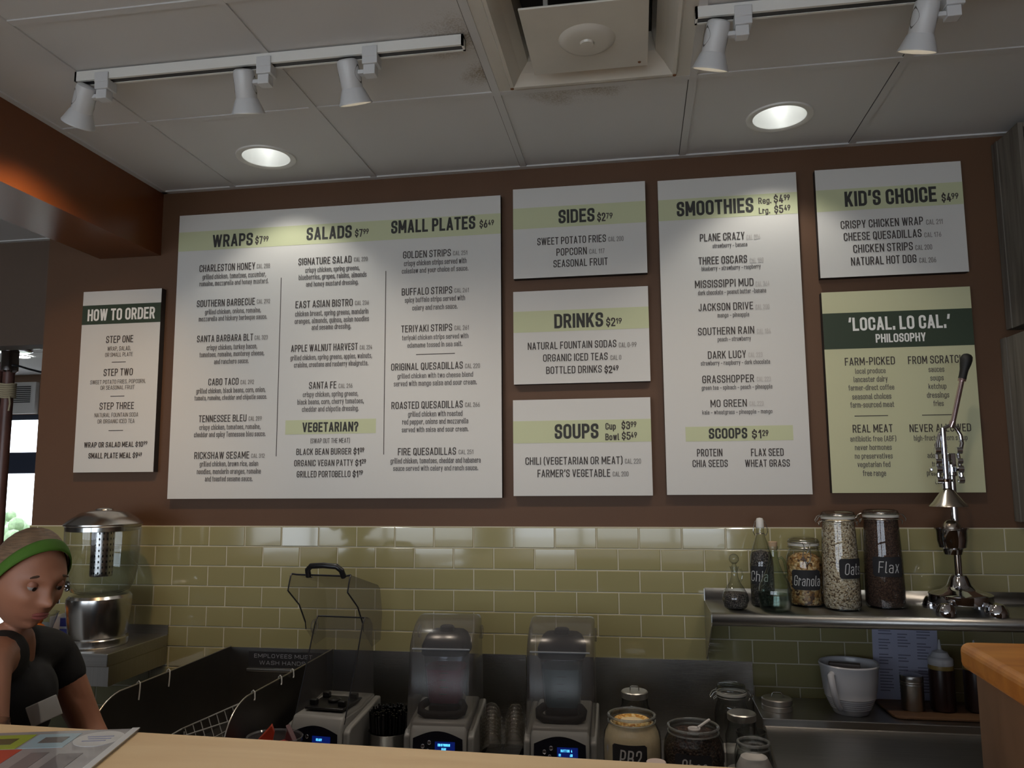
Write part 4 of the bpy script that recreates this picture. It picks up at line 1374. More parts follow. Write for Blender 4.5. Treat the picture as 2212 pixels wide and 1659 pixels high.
# ------------------------------------------------------------------ lever juice press
t = thing('juice_press', 'tall chrome lever juice press with a black grip on the steel shelf', 'juicer', (0.985, -0.185, 1.1158), 0)
px, py = 0.030, 0.045                                              # the post stands behind the ram
m = Mb()
m.lathe([(0, .028), (.092, .028), (.094, .032), (.093, .055), (.085, .060), (.055, .068), (.036, .084), (.028, .106), (.022, .114), (0, .116)], 48, (px - .005, py - .015, 0))
base = m.build('base', M_CHROME, t)
for (fx, fy, fr) in ((-.072, -.075, .030), (.075, -.068, .034), (-.06, .085, .028), (.085, .08, .028)):
    f = Mb()
    f.lathe([(0, 0), (fr * .95, .0), (fr, .008), (fr * .9, .022), (fr * .6, .036), (0, .042)], 28, (px + fx - .01, py + fy - .03, 0))
    f.build('foot', M_CHROME, base)
Mb().cyl(.0115, .10, .475, 24, (px, py, 0)).build('post', M_CHROME, t)
m = Mb()
m.lathe([(0, .182), (.026, .183), (.030, .198), (.031, .200), (.040, .205), (.045, .228), (.046, .258), (.049, .262), (.050, .265), (.044, .265), (.042, .24), (.0, .22)], 48, (0, -.005, 0))
cup = m.build('cup', M_CHROME, t)
m = Mb()
n = 20
rg = []
for i in range(9):
    a = i / 8
    rr = .028 * cos(a * pi / 2 * .96)
    rg.append((rr, .262 + .030 * sin(a * pi / 2)))
m.lathe([(.034, .258)] + rg + [(0, .293)], 40, (0, -.005, 0))
m.build('reamer', mat('chrome_reamer', S(190, 180, 168), rough=.25, metal=1.0), cup)
m = Mb()
m.box(px - .012, px + .012, py - .04, py, .205, .24)
m.build('cup_arm', M_CHROME, cup, bevel=.003)
m = Mb()
m.lathe([(.058, .334), (.057, .336), (.045, .348), (.020, .382), (.011, .392), (0, .392)], 48, (-.005, -.01, 0))
m.lathe([(.058, .334), (.055, .334), (.02, .375), (0, .385)], 48, (-.005, -.01, 0))
m.build('press_cone', mat('satin_steel_cone', S(190, 182, 172), rough=.22, metal=1.0), t)
Mb().cyl(.0095, .39, .585, 20, (-.007, -.01, 0)).build('ram', M_CHROME, t)
m = Mb()
m.cyl(.0155, .392, .412, 20, (-.007, -.01, 0))
m.lathe([(0, .41), (.02, .412), (.021, .42), (.0, .424)], 20, (-.007, -.01, 0))
m.build('ram_collar', M_CHROME, t)
m = Mb()
m.box(px - .013, px + .013, py - .014, py + .014, .44, .505)
m.lathe([(0, .43), (.017, .43), (.017, .47), (0, .47)], 20, (px, py, 0))
m.box(-.036, .044, py - .004, py + .004, .446, .458)
for s in (-1, 1):
    m.box(s * .030 - .005 + .004, s * .030 + .005 + .004, -.016, py + .006, .442, .462)
m.build('head_casting', M_CHROME, t, bevel=.003)
for s in (-1, 1):
    l = Mb()
    cx_ = s * .034 + .004
    l.tube([(cx_ * .8, -.012, .412), (cx_, -.014, .430), (cx_ * .94, -.010, .478), (cx_ * .92, -.004, .515)], .0062, 10)
    for zz, rr in ((.418, .0115), (.452, .0125), (.478, .0095), (.512, .0115)):
        l.lathe([(0, -.008), (rr, -.008), (rr, .008), (0, .008)], 18, M=Matrix.Translation((cx_ * .95, -.014, zz)) @ Matrix.Rotation(pi / 2, 4, 'Y'))
    l.build('link', M_CHROME, t)
arch = [(.036, .505), (.037, .535), (.034, .560), (.024, .580), (.012, .590)]
y_ = Mb()
y_.tube([(.004 + .032 * -1, -.012, .505), (-.026, -.012, .535), (-.018, -.010, .562), (-.004, -.008, .584), (.018, -.006, .594), (.034, -.006, .586), (.046, -.008, .562), (.048, -.010, .535), (.040, -.012, .505)], .0066, 12)
y_.build('yoke', M_CHROME, t)
lv = Mb()
lv.tube([(.020, -.006, .588), (.027, -.008, .606)], .0095, 16)
lv.tube([(.026, -.008, .600), (.062, -.012, .740)], .0078, 16)
lv.tube([(.061, -.012, .736), (.063, -.012, .744)], .012, 16)
lev = lv.build('lever', mat('rosy_chrome_lever', S(214, 190, 190), rough=.10, metal=1.0), t)
g = Mb()
d = Vector((.036, -.004, .140)).normalized()
p0 = Vector((.0632, -.0124, .744))
prof = [(0, .0125), (.010, .012), (.030, .013), (.050, .017), (.063, .0185), (.074, .017), (.081, .012), (.084, .004)]
g.tube([p0 + d * a for a, _ in prof], [b for _, b in prof], 18)
g.build('grip', M_RUBBER, lev)
# ------------------------------------------------------------------ stainless back counter and its splash
CT = 0.635
t = thing('back_counter', 'long stainless steel work counter along the tiled wall, mostly hidden', 'counter', (0, 0, FLOOR), 0)
m = Mb()
m.box(-2.48, 2.3, -0.80, -0.004, CT - FLOOR - 0.04, CT - FLOOR)
m.build('worktop', M_STEELH, t, smooth=False, bevel=.004)
m = Mb()
m.box(-2.46, 2.28, -0.74, -0.02, 0.10, CT - FLOOR - 0.04)
m.box(-2.44, 2.26, -0.70, -0.03, 0.0, 0.10)
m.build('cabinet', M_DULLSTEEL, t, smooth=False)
m = Mb()
m.box(-1.156, -0.42, -0.008, -0.003, CT - FLOOR, 0.910 - FLOOR)
m.box(-0.418, 0.375, -0.008, -0.003, CT - FLOOR, 0.909 - FLOOR)
m.build('splash_sheet', M_SPLASH, t, smooth=False)

# hand sink with tall splash guards
t = thing('sink_guard', 'open stainless splash guard of two tall side panels round the hand sink', 'splash guard', (-1.3675, 0, CT), 0)
m = Mb()
m.box(-0.207, 0.207, -0.008, -0.003, 0, .274)
m.build('back_panel', M_SPLASH, t, smooth=False)
def gp(h):
    return [(-.004, 0), (-.004, h)] + [(p.x, p.y) for p in fillet([(-.30, h), (-.80, h + .004, .22), (-.815, .02)], n=12)][0:] + [(-.815, 0)]
for s, nm in ((-1, 'left'), (1, 'right')):
    m = Mb()
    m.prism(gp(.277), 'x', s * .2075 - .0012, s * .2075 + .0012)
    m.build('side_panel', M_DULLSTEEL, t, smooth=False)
    e = Mb()
    e.tube([(s * .2075, p[0], p[1]) for p in gp(.277)[1:-1]], .0022, 8)
    e.build('rolled_edge', mat('bright_steel_edge', S(196, 192, 184), rough=.3, metal=1.0), t)
m = Mb()
m.lathe([(0, .004), (.12, .004), (.15, .012), (.155, .016), (.160, .016)], 32, (0, -.40, 0), sx=1.1)
m.build('basin', M_STEELH, t)

tag(Mb().box(-1.497, -1.17, -0.0105, -0.0085, 0.836, 0.896).build('hand_washing_sign', [M_SLATE], smooth=False),
    'black sign reading EMPLOYEES MUST WASH HANDS on the steel behind the sink', 'sign')
sg = bpy.data.objects['hand_washing_sign']
for text, xa, wd, za in (('EMPLOYEES MUST', -1.474, .235, .873), ('WASH HANDS', -1.452, .185, .848)):
    m = Mb()
    glyph_line(m, text, xa, za, wd, .0145, .13, lambda u, v: (u, -.0112, v))
    m.build('sign_lettering', mat('grey_sign_ink', S(150, 150, 156), rough=.6), sg, smooth=False)
tag(Mb().box(-1.50, -1.17, -0.022, -0.0085, 0.824, 0.834).build('steel_ledge', M_STEEL, smooth=False, bevel=.002), 'narrow steel ledge under the hand washing sign', 'ledge')

M_TIE = mat('pale_wire_hook', S(190, 190, 186), rough=.4)
def hook(x, y, z, side, label, ln=.05):
    m = Mb()
    m.tube([(-.006 * side, 0, -.012), (-.005 * side, 0, 0), (0, 0, .005), (.005 * side, 0, 0), (.007 * side, -.003, -.018), (.008 * side, -.008, -ln)], .0022, 8)
    o = m.build('wire_hook', M_TIE, loc=(x, y, z))
    tag(o, label, 'hook', 'wire hooks over the sink guard edges')
hook(-1.575, -.415, .9165, 1, 'white wire hook over the left sink panel, nearer the wall')
hook(-1.575, -.575, .9165, 1, 'white wire hook over the left sink panel, nearer the front curve')
hook(-1.16, -.36, .9165, 1, 'white wire hook over the right sink panel, nearest the wall', .022)
hook(-1.16, -.45, .9165, 1, 'white wire hook over the right sink panel, middle one of three', .022)
hook(-1.16, -.63, .9165, 1, 'white wire hook over the right sink panel, nearest the front curve', .022)

# wire rack leaning in the sink
m = Mb()
A, B, Cc, D = Vector((-1.455, -.52, .765)), Vector((-1.20, -.50, .875)), Vector((-1.20, -.50, .800)), Vector((-1.40, -.52, .70))
m.tube([A, B], .0022, 8)
m.tube([A + Vector((0, -.16, -.002)), B + Vector((0, -.16, -.03))], .0022, 8)
m.tube([A, A + Vector((0, -.16, -.002))], .0022, 8)
for k in range(10):
    u = (k + .4) / 10
    p = A.lerp(B, u)
    m.tube([p, p + Vector((.03, -.01, -.065)), p + Vector((.034, -.02, -.112))], .0014, 6)
for k in range(1, 3):
    m.tube([A + Vector((.02 + .035 * k, -.01, -.05 * k)), B + Vector((.0, -.01, -.055 * k))], .0014, 6)
m.tube([(-1.44, -.53, .76), (-1.44, -.53, CT + .003)], .0022, 8)
m.tube([(-1.22, -.52, .86), (-1.22, -.52, CT + .003)], .0022, 8)
tag(m.build('wire_rack', mat('white_wire', S(178, 178, 176), rough=.35, metal=.3)), 'white wire dish rack standing inside the sink guard', 'rack')

# ------------------------------------------------------------------ steel box shelf with the drink dispenser
t = thing('steel_box_shelf', 'stainless steel box shelf on the tiles under the drink dispenser', 'shelf', (-2.16, 0, 0.838), 0)
m = Mb()
m.box(-.32, .318, -.362, -.004, .067, .112)
m.build('top', M_STEELH, t, smooth=False, bevel=.003)
m = Mb()
m.box(-.318, .316, -.35, -.006, 0.0, .067)
m.build('apron', M_STEEL, t, smooth=False)
Mb().box(-.32, .318, -.008, -.003, .112, .147).build('upstand', M_STEELH, t, smooth=False)
SHZ = 0.9505

t = thing('drink_dispenser', 'large glass drink dispenser with steel base, domed lid and perforated core', 'drink dispenser', (-1.992, -0.215, SHZ), 0)
M_DGLASS = thin_glass('dispenser_glass', (.96, .98, .98), .01, ior=1.6, edge=.55)
M_VSTEEL = mat('brushed_steel_round', S(188, 186, 182), rough=.22, metal=1.0)
m = Mb()
m.lathe([(0, 0), (.119, 0), (.122, .004), (.122, .026), (.119, .030), (.112, .031)], 64)
m.lathe([(.112, .031), (.113, .034), (.118, .06), (.127, .12), (.131, .155), (.129, .172), (.119, .182), (.10, .184), (0, .184)], 64)
m.build('base', M_VSTEEL, t)
m = Mb()
m.lathe([(0, .186), (.09, .187), (.115, .196), (.132, .222), (.142, .262), (.149, .34), (.151, .43), (.150, .440)], 64)
m.build('glass_tank', M_DGLASS, t)
m = Mb()
m.lathe([(0, .192), (.088, .193), (.112, .201), (.128, .225), (.138, .264), (.1445, .34), (.145, .352), (0, .352)], 64)
m.build('water', thin_glass('water_body', (.97, .98, .98), .02, ior=1.2, edge=.9), t)
m = Mb()
m.lathe([(.153, .432), (.157, .436), (.157, .441), (.150, .447), (.128, .462), (.092, .482), (.05, .490), (.036, .491), (.034, .495), (.026, .498), (0, .499)], 64)
m.lathe([(.157, .436), (.148, .434), (.148, .416), (.140, .414), (.050, .416), (0, .416)], 64)
m.build('lid', M_VSTEEL, t)
def perforated(m, rad, z0, z1, nc, nr, hole):
    for i in range(nc):
        for j in range(nr):
            a0, a1 = 2 * pi * i / nc, 2 * pi * (i + 1) / nc
            b0, b1 = z0 + (z1 - z0) * j / nr, z0 + (z1 - z0) * (j + 1) / nr
            am, bm_ = (a0 + a1) / 2, (b0 + b1) / 2
            da, db = (a1 - a0) / 2, (b1 - b0) / 2
            hr = hole
            inn, out = [], []
            for k in range(8):
                an = pi / 4 * k
                c, s = cos(an), sin(an)
                inn.append((am + hr / rad * .75 * c, bm_ + hr * 1.15 * s))
                q = max(abs(c), abs(s))
                out.append((am + da * c / q, bm_ + db * s / q))
            I = [m.bm.verts.new((rad * cos(a), rad * sin(a), b)) for a, b in inn]
            O = [m.bm.verts.new((rad * cos(a), rad * sin(a), b)) for a, b in out]
            for k in range(8):
                m.face([I[k], I[(k + 1) % 8], O[(k + 1) % 8], O[k]])
m = Mb()
perforated(m, .046, .25, .416, 18, 8, .0042)
m.lathe([(.046, .25), (.044, .247), (0, .247)], 36)
core = m.build('ice_core', mat('steel_core', S(180, 178, 178), rough=.25, metal=1.0), t)
Mb().cyl(.040, .252, .414, 32).build('core_shade', mat('painted_core_shade', S(36, 34, 32), rough=.5), core)  # dark cylinder added as the shade seen through the holes
# tap
sp = Mb()
ang = radians(-122)
Mt = Matrix.Rotation(ang, 4, 'Z')
sp.lathe([(0, 0), (.017, 0), (.019, .004), (.019, .012), (.010, .016), (.009, .034), (0, .034)], 24, M=Mt @ Matrix.Translation((.128, 0, .222)) @ Matrix.Rotation(pi / 2, 4, 'Y'))
sp.lathe([(0, -.050), (.009, -.050), (.0095, -.03), (.0125, -.016), (.0125, .018), (.010, .028), (0, .030)], 24, M=Mt @ Matrix.Translation((.168, 0, .215)))
sp.lathe([(0, .028), (.004, .028), (.0045, .045), (0, .046)], 12, M=Mt @ Matrix.Translation((.168, 0, .215)))
sp.box(-.006, .042, -.011, .011, .044, .048, M=Mt @ Matrix.Translation((.160, 0, .215)) @ Matrix.Rotation(radians(-14), 4, 'Y'))
sp.build('tap', M_CHROME, t)

t.scale = (.86, .86, 1.0)

# bowl of orange fruit and a small box left of the dispenser, behind the worker
t = thing('glass_bowl', 'small glass bowl of orange fruit on the steel box shelf, behind the worker\'s face', 'bowl', (-2.225, -0.26, SHZ), 0)
Mb().lathe([(0, .004), (.03, 0), (.045, .012), (.065, .06), (.082, .112), (.084, .114)], 40).build('bowl_glass', M_JAR, t)
og = mat('orange_peel', S(226, 128, 30), rough=.45, bump=.3, bscale=200)
for i, (a, b, c, q) in enumerate(((-.024, .010, .050, .027), (.026, -.006, .052, .028), (.0, .0, .095, .033), (-.028, -.02, .090, .026))):
    o = Mb().ball(q, (0, 0, 0), 20).build('orange', og, loc=(-2.225 + a, -0.26 + b, SHZ + c))
    tag(o, ('orange low in the glass bowl behind the worker, left one', 'orange low in the glass bowl behind the worker, right one', 'orange heaped on top in the glass bowl', 'orange at the left rim of the glass bowl')[i], 'orange', 'oranges in the glass bowl')
t = thing('tea_box', 'small white box with blue squares beside the drink dispenser base', 'box', (-2.200, -0.10, SHZ), radians(4))
Mb().box(-.055, .055, -.04, .04, 0, .082).build('carton', mat('white_carton', S(206, 208, 220), rough=.5), t, smooth=False)
m = Mb()
for zz in (.046, .006):
    m.box(-.012, .026, -.0408, -.0402, zz, zz + .031)
m.build('printed_square', mat('blue_print', S(72, 76, 160), rough=.5), t, smooth=False)

# ------------------------------------------------------------------ commercial blenders in sound enclosures
M_BODY = mat('grey_blender_body', S(138, 138, 136), rough=.38)
M_PANEL = mat('navy_control_panel', S(22, 24, 36), rough=.25)
M_ACR = thin_glass('smoky_acrylic', (.84, .83, .82), .20, haze=.075, hazecol=(.46, .46, .49), ior=1.45, edge=.6)
M_ACREDGE = mat('dark_acrylic_edge', S(26, 26, 32), rough=.3)
M_LCD = mat('blue_lcd', S(8, 12, 44), rough=.3, emit=(.005, .02, .22, 1), estr=.35)
M_LCDTXT = mat('lcd_text', S(90, 200, 255), rough=.3, emit=(.10, .55, 1.0, 1), estr=1.6)
M_BTN = mat('silver_button_ring', S(190, 190, 200), rough=.25, metal=1.0)
M_LOGO = mat('pale_logo_print', S(150, 152, 160), rough=.5)
M_JUG = thin_glass('blue_grey_jug', (.80, .82, .90), .10, haze=.04, hazecol=(.20, .23, .30))
M_LID = mat('matt_black_lid', S(18, 17, 18), rough=.7, spec=.2)
def blender_base(t, lines, row):
    # lower body with raised shoulders; the front is -y
    m = Mb()
    m.prism([(-.145, .012), (-.137, .132), (-.118, .158), (.02, .160), (.05, .168), (.118, .172), (.122, .015)], 'x', -.088, .088)
    m.build('housing', M_BODY, t, bevel=.008, bseg=3)
    for s in (-1, 1):
        m = Mb()
        m.prism([(-.135, .01), (-.128, .118), (-.11, .130), (.02, .150), (.11, .165), (.118, .165), (.122, .012)], 'x', s * .088 + (0 if s > 0 else -.022), s * .088 + (.022 if s > 0 else 0))
        m.build('side_shoulder', M_BODY, t, bevel=.006, bseg=3)
    Mb().box(-.09, .09, -.13, .11, 0, .014).build('foot_pad', M_RUBBER, t, smooth=False)
    # arched control panel on the tilted front face
    n = 16
    def fp(x, z):
        return (x, -.1475 + (z - .012) * .067, z)
    top = [(-.077 + .154 * k / n, .116 + .020 * sin(pi * k / n)) for k in range(n + 1)]
    m = Mb()
    m.poly([fp(-.079, .025), fp(.079, .025)] + [fp(x, z) for x, z in reversed(top)])
    p = m.build('control_panel', M_PANEL, t, smooth=False)
    for c in t.children:
        c.scale.z = 1.09
    def off(x, z, d=.0008):
        q = fp(x, z)
        return (q[0], q[1] - d, q[2])
    m = Mb()
    m.poly([off(-.008, .082), off(.054, .082), off(.054, .109), off(-.008, .109)])
    m.build('display', M_LCD, p, smooth=False)
    for text, xa, wd, za in lines:
        m = Mb()
        glyph_line(m, text, xa, za, wd, .0068, .16, lambda u, v: off(u, v, .0014), .2)
        m.build('display_text', M_LCDTXT, p, smooth=False)
    m = Mb()
    glyph_line(m, 'Vitamix', .010, .064, .026, .008, .14, lambda u, v: off(u, v, .0012), .2)
    ring = [off(.003 + .0036 * cos(2 * pi * k / 12), .068 + .0042 * sin(2 * pi * k / 12), .0012) for k in range(12)]
    m.tube(ring, .0009, 6, closed=True)
    m.build('maker_name', M_LOGO, p, smooth=False)
    for (bx, bz) in [(-.046, .096), (-.026, .106), (-.030, .084), (.054, .067)] + ([(-.050 + .0145 * k, .053) for k in range(7)] if row else []):
        b = Mb()
        Mx = Matrix.Translation(off(bx, bz, 0)) @ Matrix.Rotation(pi / 2 - .067, 4, 'X')
        b.lathe([(.0042, .0002), (.0056, .0002), (.0058, .0018), (.0046, .0026), (.0040, .0012)], 18, M=Mx)
        b.lathe([(0, .0012), (.004, .0010)], 18, M=Mx)
        b.build('button', M_BTN, p)

def rounded_shell(m, prof, w, close_front=True):
    """acrylic hood: side profile (y, z) swept across x with soft shoulders, plus two side sheets"""
    rr = .012
    cy = sum(p[0] for p in prof) / len(prof)
    cz = sum(p[1] for p in prof) / len(prof)
    rows = []
    for k in range(5):
        a = pi / 2 * k / 4
        ins = rr * (1 - sin(a))
        rows.append((w - rr * (1 - cos(a)), ins))
    def ring(x, ins):
        out = []
        n = len(prof)
        for i, q in enumerate(prof):
            v = Vector((q[0], q[1]))
            a, b = Vector(prof[max(i - 1, 0)]), Vector(prof[min(i + 1, n - 1)])
            tn = (b - a).normalized()
            nn = Vector((tn.y, -tn.x))
            if nn.dot(Vector((cy, cz)) - v) < 0:
                nn = -nn
            p = v + nn * ins
            out.append(m.bm.verts.new((x, p.x, p.y)))
        return out
    seq = [ring(-x, i) for x, i in reversed(rows[::-1])]
    seq = [ring(-(w - rr * (1 - cos(pi / 2 * k / 4))) , rr * (1 - cos(pi / 2 * (4 - k) / 4)) if False else rr * (1 - sin(pi / 2 * k / 4))) for k in range(0)]
    xsr = [(-w, rr), (-w + rr * .3, rr * .3), (-w + rr, 0), (w - rr, 0), (w - rr * .3, rr * .3), (w, rr)]
    seq = [ring(x, i) for x, i in xsr]
    for A, B in zip(seq[:-1], seq[1:]):
        for i in range(len(prof) - 1):
            m.face([A[i], A[i + 1], B[i + 1], B[i]])
    m.face(seq[0])
    m.face(seq[-1][::-1])

def jug(t, liquid, liqz):
    """square tapered jug with lid, standing in the enclosure; its handle faces forward"""
    j = Mb()
    def sqr(h, z, rr=.3):
        n = 32
        out = []
        for k in range(n):
            a = 2 * pi * k / n
            c, s = cos(a), sin(a)
            q = (abs(c) ** 5 + abs(s) ** 5) ** (-1 / 5)
            out.append((h * c * q, .0 + h * s * q, z))
        return out
    def shell(m, prof):
        rg = [[m.bm.verts.new(p) for p in sqr(h, z)] for h, z in prof]
        for a, b in zip(rg[:-1], rg[1:]):
            for k in range(32):
                m.face([a[k], a[(k + 1) % 32], b[(k + 1) % 32], b[k]])
        return rg
    rg = shell(j, [(.053, .185), (.056, .19), (.070, .37), (.071, .375)])
    jo = j.build('jug', M_JUG, t, loc=(0, 0, .010))
    m = Mb()
    rg = shell(m, [(.051, .187), (.054, .19), (.054 + (liqz - .19) * .077, liqz)])
    m.face(rg[-1])
    m.face(rg[0][::-1])
    m.build('smoothie', liquid, jo)
    m = Mb()
    rg = shell(m, [(.073, .344), (.075, .348), (.075, .372), (.071, .382), (.062, .402), (.052, .410)])
    m.face(rg[-1])
    m.lathe([(.024, .411), (.023, .424), (.018, .428), (0, .428)], 24)
    m.build('jug_lid', M_LID, jo)
    m = Mb()
    m.tube([(-.056, -.040, .196), (-.068, -.068, .192), (-.066, -.084, .180), (-.048, -.092, .173), (0, -.094, .171), (.048, -.092, .173), (.066, -.084, .180), (.068, -.068, .192), (.056, -.040, .196)], .0125, 12)
    m.build('jug_handle', M_LID, jo)
    m = Mb()
    rg = shell(m, [(.052, .168), (.055, .172), (.055, .196), (.051, .20)])
    m.face(rg[-1])
    m.build('jug_foot', M_BLACK, jo)
    g = Mb()
    for k in range(6):
        g.box(-.012, .010 + (.006 if k % 2 else 0), -.0602 - .0017 * k, -.0597 - .0017 * k, .225 + k * .022, .2265 + k * .022)
    g.build('measure_marks', M_BLACK, jo, smooth=False)

HOOD = [(-.128, .140), (-.098, .375), (-.088, .395)] + [(-.088 + .118 * sin(a) ** 1.0 * 1.0, .395 + .062 * (1 - cos(a)) / 1.0) for a in []] + [(-.060, .424), (-.02, .446), (.030, .457), (.058, .457), (.072, .449), (.078, .43), (.092, .33), (.102, .30), (.112, .150)]
def closed_blender(x, y, rz, label, lines, liquid, liqz):
    t = thing('countertop_blender', label, 'blender', (x, y, CT + .0005), rz, 'enclosed blenders on the back counter')
    blender_base(t, lines, True)
    m = Mb()
    rounded_shell(m, HOOD, .103)
    h = m.build('sound_enclosure', M_ACR, t, angle=50, loc=(0, 0, .008))
    e = Mb()
    e.tube([(-.092, -.0985, .374), (.092, -.0985, .374)], .0026, 8)
    e.build('hood_lip', thin_glass('clear_acrylic_lip', (.85, .87, .9), .05, haze=.35, hazecol=(.55, .58, .62)), h)
    for s in (-1, 1):
        p = Mb()
        p.lathe([(.020, 0), (.022, .002), (.020, .005), (.014, .005), (.013, .002)], 28, M=Matrix.Translation((s * .1035, .055, .40)) @ Matrix.Rotation(s * pi / 2, 4, 'Y'))
        p.build('pivot_cap', M_ACR, h)
    jug(t, liquid, liqz)
    return t
BY_ = -0.352
closed_blender(-0.630, BY_, radians(2), 'middle blender with its hood shut over a jug of pink smoothie',
               [('END OF PROGRAM', .001, .038, .097), ('READY', .013, .014, .086)], mat('pink_smoothie', S(158, 52, 76), rough=.5), .30)
closed_blender(-0.254, BY_, radians(1), 'right hand blender with its hood shut over a jug of grey green smoothie',
               [('BUTTON  4', .003, .034, .097), ('01', -.003, .006, .086), (':30', .030, .008, .086)], mat('grey_green_smoothie', S(96, 124, 120), rough=.5), .312)

t = thing('countertop_blender', 'left hand blender with its clear hood swung open and no jug', 'blender', (-1.008, BY_, CT + .0005), radians(-5), 'enclosed blenders on the back counter')
blender_base(t, [('READY', .006, .020, .096)], False)
m = Mb()
m.box(-.068, .068, -.085, .060, .166, .174)
m.lathe([(.016, .174), (.020, .174), (.022, .182), (.016, .186), (.008, .184), (0, .184)], 24, (0, -.01, 0))
for sx in (-1, 1):
    for yy in (-.055, .035):
        m.box(sx * .05 - .012, sx * .05 + .012, yy - .01, yy + .01, .174, .192)
m.build('drive_pad', M_BLACK, t, bevel=.003, loc=(0, 0, .013))
# rear half of the enclosure stays on the base
SH = [(-.115, .150), (-.055, .28), (.010, .432), (.028, .452), (.045, .452), (.075, .44), (.095, .36), (.10, .30), (.108, .165)]
m = Mb()
w = .087
A = [m.bm.verts.new((-w, a, b)) for a, b in SH]
B = [m.bm.verts.new((w, a, b)) for a, b in SH]
m.face(A + [])
m.face(B[::-1])
for i in range(3, len(SH) - 1):
    m.face([A[i], A[i + 1], B[i + 1], B[i]])
sh = m.build('rear_enclosure', M_ACR, t, angle=30)
e = Mb()
for s in (-1, 1):
    e.tube([(s * w, a, b) for a, b in SH[:4]], .0022, 8)
e.tube([(-w, SH[3][0], SH[3][1]), (w, SH[3][0], SH[3][1])], .0022, 8)
e.build('enclosure_edge', M_ACREDGE, sh)
# the hood, swung up and back
LD = [(-.068, .548), (-.052, .594), (-.044, .600), (.175, .540), (.195, .525), (.215, .44), (.205, .345), (.13, .335), (.06, .40), (.055, .425), (.010, .490)]
m = Mb()
w2 = .108
lx = -.040
A = [m.bm.verts.new((lx - w2, a, b)) for a, b in LD]
B = [m.bm.verts.new((lx + w2, a, b)) for a, b in LD]
m.face(A)
m.face(B[::-1])
for i in range(2, 6):
    m.face([A[i], A[i + 1], B[i + 1], B[i]])
hd = m.build('open_hood', M_ACR, t, angle=30)
e = Mb()
for s in (-1, 1):
    e.tube([(lx + s * w2, LD[i][0], LD[i][1]) for i in (2, 1, 0, 10, 9)], .0026, 8)
    e.tube([(lx + s * w2, LD[i][0], LD[i][1]) for i in (9, 8)], .0018, 8)
e.tube([(lx - w2, LD[2][0], LD[2][1]), (lx - w2 + .02, LD[2][0] - .002, LD[2][1] - .002), (lx + w2 - .02, LD[2][0] - .002, LD[2][1] - .003), (lx + w2, LD[2][0], LD[2][1])], .003, 8)
e.build('hood_edge', M_ACREDGE, hd)
e = Mb()
hx = .064
e.tube([(lx + .022 - hx, -.052, .594), (lx + .022 - hx + .003, -.064, .617), (lx + .022 - hx + .018, -.070, .630), (lx + .022, -.072, .633), (lx + .022 + hx - .018, -.070, .630), (lx + .022 + hx - .003, -.064, .617), (lx + .022 + hx, -.052, .594)], .0095, 12)
e.build('hood_handle', M_BLACK, hd)
for s in (-1, 1):
    p = Mb()
    p.lathe([(.024, 0), (.026, .002), (.024, .006), (.016, .006), (.015, .002)], 28, M=Matrix.Translation((lx * .7 + s * .1, .09, .405)) @ Matrix.Rotation(s * pi / 2, 4, 'Y'))
    p.build('pivot_cap', M_ACR, hd)
    p = Mb()
    p.lathe([(0, .004), (.005, .003), (.006, 0)], 12, M=Matrix.Translation((lx + .022 + s * .058, -.040, .588)))
    p.build('handle_screw', M_CHROME, hd)

# ------------------------------------------------------------------ cups, lids and jars between the blenders
t = thing('steel_canister', 'steel canister of upright black straws between the left and middle blenders', 'canister', (-0.826, -0.345, CT + .0005), 0)
Mb().lathe([(0, .002), (.062, 0), (.066, .003), (.067, .097), (.0685, .100), (.065, .100), (.063, .008), (0, .006)], 48).build('steel_cup', M_VSTEEL, t)
rnd = random.Random(3)
m = Mb()
for i in range(150):
    a, q = rnd.uniform(0, 2 * pi), .058 * sqrt(rnd.random())
    x, y = q * cos(a), q * sin(a)
    hh = .160 + rnd.uniform(-.012, .012)
    m.tube([(x * .98, y * .98, .008), (x * 1.16, y * 1.16, hh)], .003, 6)
o = m.build('straws', mat('black_straw', S(16, 16, 18), rough=.25))
o.location = (-0.826, -0.345, CT + .0005)
o['kind'] = 'stuff'
tag(o, 'thick bunch of black straws standing in the steel canister', 'straws')

M_CLEARPET = thin_glass('clear_plastic_lid', (.97, .96, .94), .06, haze=.03, hazecol=(.7, .66, .6), edge=.6, ior=1.5)
def dome_stack(x, y, tilt, label):
    root = None
    n = 9
    for i in range(n):
        m = Mb()
        m.lathe([(.034, 0), (.0345, .002), (.032, .003), (.030, .012), (.024, .032), (.014, .044), (.007, .047)], 32)
        m.lathe([(.007, .047), (.006, .045)], 32)
        o = m.build('domed_cup_lid', M_CLEARPET)
        base = Vector((x, y, CT + .060))
        ax = Vector((sin(tilt), 0, cos(tilt)))
        o.location = base + ax * (.0115 * i)
        o.rotation_euler = (0, tilt, 0)
        tag(o, label, 'lid', 'stacked clear domed lids')
t = thing('lid_tray', 'low black plastic tray under the stacked domed lids', 'tray', (-0.445, -0.35, CT + .0005), 0)
Mb().lathe([(0, .002), (.062, 0), (.068, .004), (.072, .048), (.074, .05), (.070, .05), (.066, .008), (0, .006)], 32).build('tray_shell', M_BLACK, t)
Mb().box(-.055, .055, -.05, .05, .045, .056).build('tray_insert', M_BLACK, t, smooth=False)
dome_stack(-0.484, -.35, radians(0), 'clear domed plastic lid in the left stack, right of the middle blender')
dome_stack(-0.410, -.35, radians(2), 'clear domed plastic lid in the right stack, left of the right hand blender')

